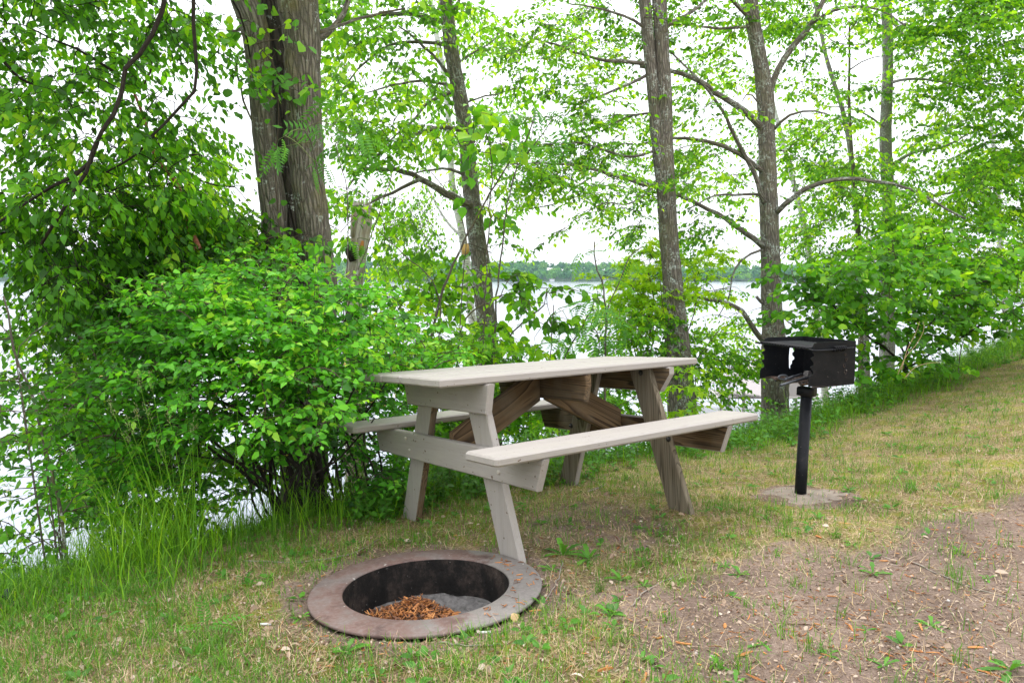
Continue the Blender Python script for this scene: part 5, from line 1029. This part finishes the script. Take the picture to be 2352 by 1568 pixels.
# small creepers on the trunks
def climber(label, pts, Y, size, leafm='leaf_elm', n=40, spread=12):
    p = limb_path(pts, Y, Y, step=.03); r_ = root('climbing_vine', label, 'vine', p[0], 'vines climbing the trunks')
    g = Geo(); tube(g, p, .004, 5); g.obj('stem', 'twig', r_)
    g = Geo(); k = rng.integers(0, len(p), n); pos = p[k] + rng.normal(0, 1, (n, 3)) * V(spread * Y / FPX, .03, .03) + V(0, -.05, 0)
    put_leaves(g, pos, rng.normal(0, 1, (n, 3)) + V(0, -.3, -.6), nrm(rng.normal(0, .4, (n, 3)) + V(0, -1, .4)), size * rng.uniform(.6, 1.2, n), 'heart')
    rods(g, p[k], pos, .0012, .001, 1); g.obj('foliage', [leafm, 'twig'], r_)
climber('vine with pale green leaves climbing between the furrowed trunks', [(650, 620), (640, 500), (632, 380), (640, 260), (625, 130)], 5.38, .07, 'leaf_basswood', 20, 20)
climber('grey leafless looking vine on the left side of the double stemmed tree', [(1535, 830), (1532, 760), (1522, 700), (1516, 640)], 7.7, .05, 'leaf_elm', 26, 14)

# ------------------------------------------------------------------ lawn, weeds and litter
def blades(g, pos, h, w, yaw, lean, bend, rnd, mat=0):
    n = len(pos); d = np.stack([np.cos(yaw), np.sin(yaw), 0 * yaw], -1); s = np.stack([-np.sin(yaw), np.cos(yaw), 0 * yaw], -1)
    a = lean; v = []; c = pos.copy(); F = (0, .4, .75, 1.0); last = 0
    for q, f in enumerate(F):
        if q: st = (f - last) * h; c = c + (d * np.sin(a)[:, None] + V(0, 0, 1) * np.cos(a)[:, None]) * st[:, None]; a = a + bend * .5; last = f
        if q < 3: ww = w * (1 - .25 * q) * .5; v += [c - s * ww[:, None], c + s * ww[:, None]]
        else: v += [c]
    v = np.stack(v, 1).reshape(-1, 3); b = (np.arange(n) * 7)[:, None, None]
    g.add(v, (b + np.array([[[4, 5, 6]]])).reshape(-1, 3), (b + np.array([[[0, 1, 3, 2], [2, 3, 5, 4]]])).reshape(-1, 4), np.repeat(rnd, 7), None, mat)
def scatter(N, dens, y0=1.75, y1=11, wide=.86, power=1.0):
    """points on the ground, thicker near by, kept where dens(x, y) allows"""
    u = rng.uniform(0, 1, N); y = y0 * (y1 / y0) ** u; x = y * rng.uniform(-wide, wide, N)
    k = rng.uniform(0, 1, N) < dens(x, y)
    x, y = x[k], y[k]; return x, y, ground(x, y)
def clear(x, y): return (np.hypot(x - RING[0], y - RING[1]) > .475) & (np.hypot(x - GB[0], y - GB[1]) > .05)
def clump(x, y, s=5.0, seed=0): return smooth01(.5 + .9 * wob(x, y, s, seed))
def d_green(x, y):
    s = edge_s(x, y)
    c = clump(x, y, 4.2, 11) * .7 + clump(x, y, 13, 12) * .45
    dd = dirt(x, y)
    base = (.25 + .75 * c) * (1 - .93 * dd) * clear(x, y) * (.75 + .5 * smooth01((edge_s(x, y) + 2.2) / 1.6))
    return np.clip(base + .8 * lush(x, y) * clear(x, y), 0, 1) * (s < 1.6)
g = Geo()
x, y, z = scatter(165000, d_green); n = len(x); L_h = lush(x, y); sc = 1 + .09 * (y - 2)
blades(g, np.stack([x, y, z - .004], -1), rng.gamma(5, .0085, n) * (1 + 1.0 * L_h) * (.75 + .4 * clump(x, y, 4.2, 11)), rng.uniform(.0016, .0034, n) * sc, rng.uniform(0, 6.28, n), np.abs(rng.normal(.25, .3, n)), rng.uniform(0, 1.4, n), np.clip(rng.beta(2, 2.4, n) + .1 * wob(x, y, 3, 4), 0, 1))
# distinct tufts
tx, ty, tz = scatter(520, lambda x, y: (.35 + .5 * (1 - dirt(x, y))) * clear(x, y) * (edge_s(x, y) < .5), y1=7)
for k in range(len(tx)):
    m_ = rng.integers(8, 34); r = rng.uniform(.008, .04); px_ = tx[k] + rng.normal(0, r, m_); py_ = ty[k] + rng.normal(0, r, m_)
    blades(g, np.stack([px_, py_, ground(px_, py_) - .003], -1), rng.uniform(.03, .085, m_) * rng.uniform(.7, 1.5), rng.uniform(.0018, .0036, m_), rng.uniform(0, 6.28, m_), np.abs(rng.normal(.35, .3, m_)), rng.uniform(0, 1.5, m_), np.clip(rng.uniform(.1, .8, m_) + rng.normal(0, .1), 0, 1))
tag(g.obj('lawn_grass', 'grass_green', smooth=False), 'short patchy green lawn grass', 'grass', kind='stuff')
g = Geo()
d_straw = lambda x, y: (.40 + .6 * clump(x, y, 6, 21)) * (1 - .80 * dirt(x, y)) * clear(x, y) * (1 - .7 * lush(x, y))
x, y, z = scatter(100000, d_straw); n = len(x); sc = 1 + .09 * (y - 2)
blades(g, np.stack([x, y, z + .001], -1), rng.uniform(.015, .07, n), rng.uniform(.0012, .0026, n) * sc, rng.uniform(0, 6.28, n), rng.uniform(.7, 1.55, n), rng.uniform(-.2, .4, n), rng.beta(1.8, 1.8, n))
tag(g.obj('dry_grass', 'grass_straw', smooth=False), 'dry straw coloured grass lying between the green', 'grass', kind='stuff')
g = Geo()
def d_lush(x, y):
    s = edge_s(x, y); return lush(x, y) * (s > -.9) * (s < 2.6) * clear(x, y) * (.45 + .55 * clump(x, y, 3, 31)) * (1 - .55 * smooth01((-.9 - x) / .5))
x, y, z = [np.concatenate(q) for q in zip(scatter(100000, d_lush, y0=1.8, y1=13, wide=.95), scatter(90000, lambda x, y: d_lush(x, y) * (x > 1.8), y0=5.5, y1=14, wide=.95))]; n = len(x)
left = smooth01((-.7 - x) / .7); s_ = edge_s(x, y)
hh = rng.gamma(6, .026, n) * (.55 + .9 * smooth01((s_ + .5) / .9)) * (1 + 1.3 * left * clump(x, y, 2.4, 33) ** 2 - .15 * left) * (1 - .45 * smooth01((x - .2) / .8) * smooth01((4 - x) / 2))
blades(g, np.stack([x, y, z - .01], -1), hh, rng.uniform(.0028, .0062, n) * (1 + .06 * (y - 2)), rng.uniform(0, 6.28, n), np.abs(rng.normal(.24, .22, n)), rng.uniform(.1, 1.9, n), np.clip(rng.beta(2, 2, n) - .12 + .05 * left, 0, 1))
tag(g.obj('tall_grass', 'grass_lush', smooth=False), 'tall bright grass along the edge of the bank', 'grass', kind='stuff')
# low leafy weeds on the bank
g = Geo()
x, y, z = scatter(16000, lambda x, y: lush(x, y) * (edge_s(x, y) > -.45) * (edge_s(x, y) < 4) * (x > -.9) * clear(x, y), y0=2.2, y1=14, wide=.95); n = len(x)
hgt = rng.uniform(.06, .34, n) * smooth01((edge_s(x, y) + .7) / .8)
b0 = np.stack([x, y, z], -1); lean_ = rng.normal(0, .25, (n, 3)) * V(1, 1, 0); tp = b0 + (lean_ + V(0, 0, 1)) * hgt[:, None]
rods(g, b0, tp, .0016, .001, 1)
for q in range(9):
    f = (q + 1.5) / 10; a_ = q * 2.4 + rng.uniform(0, 1, n); dd = np.stack([np.cos(a_), np.sin(a_), rng.normal(.05, .3, n)], -1)
    put_leaves(g, b0 + (tp - b0) * f, dd, nrm(V(0, 0, 1) + rng.normal(0, .3, (n, 3))), rng.uniform(.028, .062, n), 'ovate')
x, y, z = scatter(1500, lambda x, y: clear(x, y) * (.10 + .6 * clump(x, y, 3.1, 71)) * (1 - .93 * dirt(x, y)) * (edge_s(x, y) < 0), y1=9); n = len(x); b0 = np.stack([x, y, z + .004], -1)
for q in range(5):
    a_ = q * 1.3 + rng.uniform(0, 1.5, n); dd = np.stack([np.cos(a_), np.sin(a_), rng.uniform(.1, .8, n)], -1)
    put_leaves(g, b0 + dd * .006, dd, nrm(V(0, 0, 1) + rng.normal(0, .3, (n, 3))), rng.uniform(.018, .05, n), 'ovate', widen=.8)
tag(g.obj('ground_cover', ['weed_leaf', 'twig_green']), 'leafy green weeds covering the edge of the bank', 'weeds', kind='stuff')
# dead leaves: thin curled flakes
def flakes(g, pos, size, rnd):
    n = len(pos); yaw = rng.uniform(0, 6.28, n); d = np.stack([np.cos(yaw), np.sin(yaw), rng.normal(0, .35, n)], -1)
    put_leaves(g, pos, d, nrm(V(0, 0, 1) + rng.normal(0, .5, (n, 3))), size, 'ovate', rnd)
g = Geo()
d_dead = lambda x, y: clear(x, y) * (.14 + .86 * smooth01((1.5 - np.hypot(x + .9, (y - 2.5) * 1.3)) / 1.2) * clump(x, y, 5, 41) + .4 * smooth01((1.1 - np.hypot(x - .45, y - 3.4)) / .8)) * (edge_s(x, y) < .3)
x, y, z = scatter(11000, d_dead, y1=9); n = len(x)
flakes(g, np.stack([x, y, z + rng.uniform(.002, .014, n)], -1), rng.gamma(3, .0045, n) + .005, np.clip(rng.beta(1.8, 1.8, n), 0, 1))
x, y, z = scatter(52000, lambda x, y: clear(x, y) * (.25 + .45 * clump(x, y, 7, 43) + .3 * d_dead(x, y)) * (edge_s(x, y) < .2), y1=8); n = len(x)
flakes(g, np.stack([x, y, z + rng.uniform(.001, .008, n)], -1), rng.gamma(3, .0022, n) + .003, np.clip(rng.beta(1.1, 1.7, n), 0, 1))
tag(g.obj('dead_leaves', 'dead_leaf'), 'curled brown and grey dead leaves scattered over the lawn', 'dead leaves', kind='stuff')
g = Geo(); x, y, z = scatter(7000, lambda x, y: clear(x, y) * (.3 + .5 * clump(x, y, 4, 61)) * (edge_s(x, y) < .3), y1=8); n = len(x)
a0 = rng.uniform(0, 6.28, n); Lt = rng.gamma(2.5, .014, n) + .01; pa = np.stack([x, y, z + .003], -1); xb, yb = x + np.cos(a0) * Lt, y + np.sin(a0) * Lt
rods(g, pa, np.stack([xb, yb, ground(xb, yb) + rng.uniform(.002, .010, n)], -1), rng.uniform(.0006, .0017, n), .0005, 0)
g.r = [np.repeat(rng.beta(1.4, 1.6, n), 6)]
tag(g.obj('twig_litter', 'dead_leaf'), 'fine dry twigs and stems littered over the lawn', 'twig litter', kind='stuff')
g = Geo()
d_chip = lambda x, y: clear(x, y) * (.07 + .75 * dirt(x, y) * clump(x, y, 3.6, 51) ** 2 + .5 * smooth01((.85 - np.hypot(x - RING[0] - .1, y - RING[1] + .25)) / .4) * (y < 2.9)) * (y < 4.4)
x, y, z = scatter(10500, d_chip, y1=7); n = len(x)
chips(g, np.stack([x, y, z + .003], -1), rng.gamma(1.8, .0075, n) + .004, rng.uniform(.0012, .005, n), rng.uniform(.001, .0035, n), flat=.1)
# strays on the rim
a = rng.uniform(-.9, .9, 60); rr = rng.uniform(.35, .45, 60); chips(g, ring_c + (rr * np.cos(a))[:, None] * rx_ + (rr * np.sin(a))[:, None] * ry_ + .006 * nz_, rng.uniform(.008, .03, 60), rng.uniform(.002, .005, 60), rng.uniform(.001, .002, 60), flat=.05)
big = [(1710, 1505, .07), (1950, 1443, .05), (1880, 1000 + 235, .03), (1665, 1110 + 330, .03), (1735, 1560, .06), (1570, 1480, .05), (1180, 1375, .04), (1230, 1405, .045), (1510, 1465, .04), (2115, 1443, .045), (2030, 1290, .03), (1480, 1560, .06), (1390, 1540, .05), (1640, 1290, .04), (1420, 1260, .04), (2240, 1490, .05)]
bp = []
for (px, py, L) in big:
    yy = np.linspace(1.7, 6, 900); xx = (px - 1176) / FPX * yy / (cp + (-(py - 784) / FPX) * sp); pp = P(px, py, yy); k = int(np.argmin(np.abs(pp[:, 2] - ground(pp[:, 0], pp[:, 1])))); bp.append(pp[k] + V(0, 0, .006))
bp = np.array(bp); chips(g, bp, np.array([b[2] for b in big]), rng.uniform(.006, .012, len(big)), rng.uniform(.003, .006, len(big)), flat=.05, rndv=rng.uniform(.6, .9, len(big)))
tag(g.obj('wood_chips', 'wood_chip', smooth=False), 'orange wood chips strewn over the bare soil', 'wood chips', kind='stuff')
def on_ground(px, py):
    yy = np.linspace(1.6, 14, 3000); pp = P(px, py, yy); d = pp[:, 2] - ground(pp[:, 0], pp[:, 1]); k = int(np.argmax(d < 0)) if (d < 0).any() else 0
    return pp[k]
# pebbles and crumbs of soil
g = Geo(); x, y, z = scatter(2000, lambda x, y: clear(x, y) * (.2 + .8 * dirt(x, y)), y1=6); n = len(x)
oct_ = np.array([[1, 0, 0], [0, 1, 0], [-1, 0, 0], [0, -1, 0], [0, 0, .7], [0, 0, -.5]], float); of_ = np.array([[0, 1, 4], [1, 2, 4], [2, 3, 4], [3, 0, 4], [1, 0, 5], [2, 1, 5], [3, 2, 5], [0, 3, 5]])
sz = rng.gamma(2, .0016, n) + .0015
v = np.stack([x, y, z + .001], -1)[:, None] + oct_[None] * sz[:, None, None] * rng.uniform(.6, 1.3, (n, 6, 1)); g.add(v.reshape(-1, 3), (of_[None] + (np.arange(n) * 6)[:, None, None]).reshape(-1, 3), None, np.repeat(rng.uniform(0, 1, n), 6))
m, n_, l, out = new_mat('pebble'); a = attr(n_, 'rnd'); b = principled(n_, .85, .2); l.new(ramp(n_, l, a.outputs['Fac'], [(0, (.06, .045, .035)), (.5, (.22, .17, .14)), (.93, (.38, .33, .29)), (1, (.55, .52, .48))]), b.inputs['Base Color']); l.new(b.outputs[0], out.inputs['Surface'])
tag(g.obj('pebbles', 'pebble'), 'small stones and crumbs of soil on the bare ground', 'pebbles', kind='stuff')
# sticks
plain('stick', (.27, .235, .20), .9, .1, var=.4, scale=60, bmp=.3)
for lab, pts in (('long thin grey stick on the bare soil at the right', [(2090, 1290), (2200, 1340), (2340, 1385)]), ('twig arching over dead leaves left of the fire ring', [(560, 1290), (700, 1292), (800, 1275), (870, 1240)]), ('bent grey twig right of the fire ring', [(1290, 1290), (1283, 1330), (1262, 1368), (1250, 1385)]),
                 ('pale stick lying below the middle of the picture', [(1450, 1395), (1490, 1355), (1560, 1320)]), ('short dark stick across the concrete footing', [(1808, 1118), (1830, 1116), (1862, 1119)]), ('weathered white stick in the grass behind the table', [(1350, 1130), (1375, 1122), (1392, 1112)]),
                 ('thin twig in front of the fire ring', [(1010, 1478), (1070, 1486), (1150, 1482)]), ('curved grey root at the left rim of the fire ring', [(720, 1412), (712, 1390), (716, 1370)])):
    p = np.array([on_ground(*q) for q in pts]) + V(0, 0, .006); p = smooth_path(p, n=14); p[1:-1] += rng.normal(0, .003, (12, 3)) * V(1, 1, .4)
    g = Geo(); tube(g, p, np.linspace(.0055 if 'root' in lab or 'white' in lab else .0035, .002, 14), 6, lump=.2); tag(g.obj('stick', 'stick'), lab, 'stick', 'sticks on the ground')
# litter that can be counted
plain('paper_white', (.72, .72, .70), .7, .2, var=.08, bmp=0); plain('paper_tan', (.55, .38, .20), .8, .2, var=.2, bmp=0)
for lab, px, py, yaw in (('white cigarette end in front of the fire ring', 1113, 1455, .1), ('white cigarette end at the lower left of the fire ring', 800, 1437, -.25), ('cigarette end among dead leaves in the lower left', 610, 1436, .0)):
    c = on_ground(px, py) + V(0, 0, .006); d = V(math.cos(yaw), math.sin(yaw), 0); r_ = root('cigarette_end', lab, 'cigarette end', c, 'cigarette ends')
    g = Geo(); tube(g, [c - d * .018, c + d * .010], .0042, 10); g.obj('paper_tube', 'paper_white', r_); g = Geo(); tube(g, [c + d * .0102, c + d * .020], .0043, 10); g.obj('filter_tip', 'paper_white', r_)
c = on_ground(1180, 1425); g = Geo(); th = np.linspace(0, 2 * np.pi, 9)[:-1]
v = [c + V(.022 * math.cos(t) * (1 + .3 * math.sin(t * 3)), .018 * math.sin(t), .012 + .010 * math.sin(t * 2 + 1)) for t in th] + [c + V(0, 0, .030), c + V(.004, 0, -.004)]
g.add(v, [[q, (q + 1) % 8, 8] for q in range(8)] + [[(q + 1) % 8, q, 9] for q in range(8)]); tag(g.obj('crumpled_leaf', 'paper_tan', smooth=False), 'crumpled tan dead leaf beside a grass tuft at the ring edge', 'dead leaf')
# black driftwood-like stump at the left edge
plain('charred', (.02, .022, .028), .6, .3, var=.5, scale=30)
c = on_ground(18, 1385); g = Geo(); tube(g, smooth_path(np.array([c + V(-.015, .02, .045), c + V(.0, 0, .03), c + V(.04, -.02, .015), c + V(.075, -.04, .002)]), n=10), np.linspace(.014, .009, 10), 9, lump=.3, ridge=.08); tube(g, [c + V(0, 0, .03), c + V(-.05, .01, .02)], [.008, .004], 6)
tag(g.obj('charred_log', 'charred'), 'short charred black log in the grass at the left edge', 'log')
# broad leafed weeds
def rosette(g, c, R, nl, upr, kind='ovate'):
    a = rng.uniform(0, 6.28) + np.arange(nl) * 2.4; el = rng.uniform(.15, 1.0, nl) * upr
    d = np.stack([np.cos(a) * np.cos(el), np.sin(a) * np.cos(el), np.sin(el)], -1); L = R * rng.uniform(.6, 1.15, nl)
    W = .085 * L
    for k in range(nl):
        s = nrm(np.cross(d[k], V(0, 0, 1))); t = np.linspace(0, 1, 8); pts = c + d[k] * (L[k] * t)[:, None] + V(0, 0, -1) * (L[k] * .35 * t ** 2)[:, None]
        w = W[k] * np.array([.25, .5, .9, .75, 1.35, 1.1, 1.2, .05]) * rng.uniform(.8, 1.2, 8)
        lft, rgt = pts + s * w[:, None] + V(0, 0, .12) * w[:, None], pts - s * w[:, None] + V(0, 0, .12) * w[:, None]
        v = np.vstack([pts, lft, rgt]); f = []
        for q in range(7): f += [[q, q + 1, 8 + q + 1, 8 + q], [q + 1, q, 16 + q, 16 + q + 1]]
        g.add(v, None, f, rng.uniform(.2, 1))
weeds = [(1293, 1275, .125, 9, 1.5), (1352, 1285, .115, 8, 1.5), (1425, 1332, .08, 8, .9), (795, 1500, .09, 8, .9), (1268, 1310, .07, 6, .7), (1400, 1412, .09, 6, .5), (1665, 1300, .05, 6, .7), (1700, 1320, .07, 8, 1.), (1480, 1345, .045, 5, .8), (2005, 1318, .08, 9, 1.), (1860, 1290, .04, 5, .8), (1990, 1448, .05, 5, .6), (2140, 1438, .06, 7, .7),
         (1960, 1250, .06, 6, .6), (2075, 1215, .05, 6, .6), (1760, 1390, .03, 5, .6), (1755, 1480, .06, 6, .4), (1900, 1505, .05, 5, 1.), (2030, 1530, .06, 6, 1.), (2320, 1540, .10, 8, 1.1), (2100, 1520, .035, 5, .8), (1650, 1530, .05, 6, 1.), (1690, 1570, .06, 5, .8), (1880, 1190, .07, 8, 1.), (1950, 1130, .07, 8, 1.), (1760, 1190, .06, 7, 1.),
         (1800, 1230, .05, 6, .8), (2060, 1100, .06, 8, 1.), (2180, 1170, .06, 7, .8), (2270, 1330, .05, 6, .8), (2200, 1270, .06, 6, .6), (770, 1290, .06, 7, 1.), (745, 1310, .05, 6, 1.), (600, 1340, .06, 7, .9), (690, 1420, .05, 6, .8), (330, 1390, .06, 5, 1.1), (220, 1440, .05, 6, 1.), (430, 1530, .04, 5, .8), (960, 1500, .04, 5, .8), (1240, 1350, .05, 6, .8), (1330, 1215, .05, 6, 1.), (1560, 1240, .05, 7, .9), (1470, 1215, .05, 7, 1.), (1500, 1170, .06, 7, 1.)]
for k, (px, py, R, nl, upr) in enumerate(weeds):
    c = on_ground(px, py); g = Geo(); rosette(g, V(0, 0, 0), R, nl, upr)
    o = g.obj('dandelion_plant', 'weed_leaf'); o.location = tuple(c)
    lab = ('tall jagged weed growing by the near table leg, taller of a pair' if k == 0 else 'jagged weed by the near table leg, right one of a pair' if k == 1 else 'low jagged leafed dandelion without flowers')
    tag(o, lab, 'weed', 'dandelions in the lawn')
# small compound leafed seedling, lower left
c = on_ground(475, 1468); g = Geo(); tube(g, [c, c + V(0, 0, .05)], .002, 5, mat=1)
put_leaves(g, np.repeat((c + V(0, 0, .05))[None], 4, 0), np.array([[1, -.2, .25], [-.7, -.4, .2], [.9, .5, .3], [-.2, .2, .9]]), np.tile(V(0, 0, 1), (4, 1)) + .01, np.array([.11, .10, .13, .09]), 'pinnate', np.array([.5, .6, .7, .5]))
tag(g.obj('ash_seedling', ['weed_leaf', 'twig_green']), 'little seedling with feathery leaves in the lower left lawn', 'seedling')
# flowering grass stalks
for k, (zx, zy, bx) in enumerate([(600, 260, 410), (652, 258, 425), (590, 400, 395), (832, 480, 455), (690, 550, 430), (300, 420, 330), (800, 340, 445), (482, 380, 380), (1030, 300, 520), (730, 412, 440), (552, 510, 400), (40, 750, 60), (845, 440, 470), (300, 580, 345), (640, 395, 415), (560, 455, 385)]):
    b = on_ground(bx, 1290 + 14 * math.sin(k * 3) if bx > 100 else 1380); t = P(zx * .5312, 735 + zy * .5312, b[1] + .05)
    r_ = root('seed_grass_stalk', 'tall flowering grass stalk with a clustered pale head at the left of the bush', 'grass stalk', b, 'flowering grass stalks')
    u = np.linspace(0, 1, 9)[:, None]; mid = (b + t) / 2 + V(rng.normal(0, .03), 0, .05); p = (1 - u) ** 2 * b + 2 * u * (1 - u) * mid + u ** 2 * t
    g = Geo(); tube(g, p, np.linspace(.0022, .0009, 9), 5); a_ = rng.uniform(0, 6.28, 3); blades(g, p[[1, 2, 4]], rng.uniform(.12, .28, 3), np.full(3, .006), a_, rng.uniform(.3, .7, 3), rng.uniform(.5, 1.3, 3), rng.uniform(.3, .9, 3)); g.obj('stalk', 'grass_lush', r_)
    g = Geo(); ax = nrm(t - p[-3]); n = 46; f = rng.uniform(0, 1, n) ** .8; lobe = np.round(f * 3) / 3; pos = t + ax * ((lobe - .6) * .07)[:, None] + rng.normal(0, .0065, (n, 3))
    put_leaves(g, pos, rng.normal(0, .5, (n, 3)) + ax, rng.normal(0, 1, (n, 3)), rng.uniform(.008, .014, n), 'lance'); g.obj('seed_cluster', 'seed_head', r_)
# old straw stalks beside the grill thicket
for lab, pts in (('pale dry stalk leaning right of the grill, left of the pair', [(2070, 850), (2085, 800), (2105, 760), (2112, 738)]), ('pale dry stalk leaning right of the grill, right of the pair', [(2062, 860), (2080, 820), (2105, 790), (2122, 745), (2120, 738)]), ('bowed dry stalk in the tall grass right of the grill', [(2078, 868), (2100, 845), (2130, 834), (2160, 832)])):
    p = limb_path(pts, 6.4, 6.4, step=.03); g = Geo(); tube(g, p, np.linspace(.004, .002, len(p)), 5); tag(g.obj('dry_stalk', 'grass_straw'), lab, 'dry stalk', 'dry stalks by the thicket')

# ------------------------------------------------------------------ neighbour's dock and chairs down at the water
plain('dock_wood', (.42, .40, .38), .8, .2, var=.2, scale=6); plain('canopy_cloth', (.36, .33, .33), .8, .2, var=.1, scale=2, bmp=0)
dk = P(1690, 925, 24.0); dk[2] = LAKE + .55
r_ = root('dock', 'grey wooden dock at the waterline beyond the table', 'dock', (dk[0], dk[1], LAKE))
for k in range(12): 
    g = Geo(); boxg(g, dk + V(-1.9 + k * .40, 0, 0), (.37, 1.6, .05)); g.obj('deck_board', 'dock_wood', r_, smooth=False)
for sx_ in (-2, 0, 2.4):
    for sy in (-.8, .8):
        g = Geo(); c = dk + V(sx_, sy, 0); tube(g, [c - V(0, 0, 2.0), c + V(0, 0, .3)], .05, 8); g.obj('pile', 'dock_wood', r_)
for k, px in enumerate((1642, 1672)):
    c = V(float(P(px, 900, 24)[0]), 24.0, dk[2] + .026); r_ = root('plastic_chair', ('left' if k == 0 else 'right') + ' one of two white chairs on the dock seen beyond the bench end', 'chair', c, 'white chairs on the dock')
    g = Geo(); boxg(g, c + V(0, 0, .42), (.50, .48, .04)); g.obj('seat', 'paper_white', r_, smooth=False)
    g = Geo(); a_ = np.linspace(0, math.pi, 14); tube(g, c + np.stack([.24 * np.cos(a_), .22 + 0 * a_, .50 + .42 * np.sin(a_)], -1), .022, 6)
    for q in (-.12, 0, .12): tube(g, [c + V(q, .22, .44), c + V(q, .24, .84)], .014, 5)
    g.obj('backrest', 'paper_white', r_)
    for q in (-1, 1):
        g = Geo(); tube(g, [c + V(q * .25, -.22, .44), c + V(q * .27, -.22, .66), c + V(q * .27, .2, .68)], .018, 6); g.obj('arm', 'paper_white', r_)
        for w in (-1, 1): g = Geo(); tube(g, [c + V(q * .22, w * .2, .41), c + V(q * .25, w * .23, 0)], .02, 6); g.obj('leg', 'paper_white', r_)
c = P(1755, 880, 22.0); r_ = root('boat_lift', 'grey canopied boat lift behind the grill at the water', 'boat lift', (c[0], c[1], LAKE))
g = Geo(); z = c[2]; hx_, hy_ = .75, 2.0
g.add([c + V(-hx_, -hy_, -.1), c + V(hx_, -hy_, -.1), c + V(hx_, hy_, -.1), c + V(-hx_, hy_, -.1), c + V(-.3, -hy_, .35), c + V(.3, -hy_, .35), c + V(.3, hy_, .35), c + V(-.3, hy_, .35)], None, [[4, 5, 6, 7], [0, 1, 5, 4], [1, 2, 6, 5], [2, 3, 7, 6], [3, 0, 4, 7]]); g.obj('canopy', 'canopy_cloth', r_, smooth=False)
for sx_ in (-1, 1):
    for sy in (-1, 1): g = Geo(); tube(g, [V(c[0] + sx_ * hx_, c[1] + sy * hy_, LAKE - 1), c + V(sx_ * hx_, sy * hy_, -.1)], .04, 8); g.obj('post', 'paper_white', r_)

# ------------------------------------------------------------------ air
m, n, l, out = new_mat('haze_air')
pv = n.new('ShaderNodeVolumePrincipled'); pv.inputs['Color'].default_value = (.56, .80, .96, 1); pv.inputs['Density'].default_value = .00014
l.new(pv.outputs[0], out.inputs['Volume'])
g = Geo(); boxg(g, (0, 440, 19.5), (3200, 1900, 65)); o = g.obj('haze', 'haze_air', smooth=False); tag(o, 'thin blue haze over the lake', kind='stuff'); o['kind'] = 'stuff'
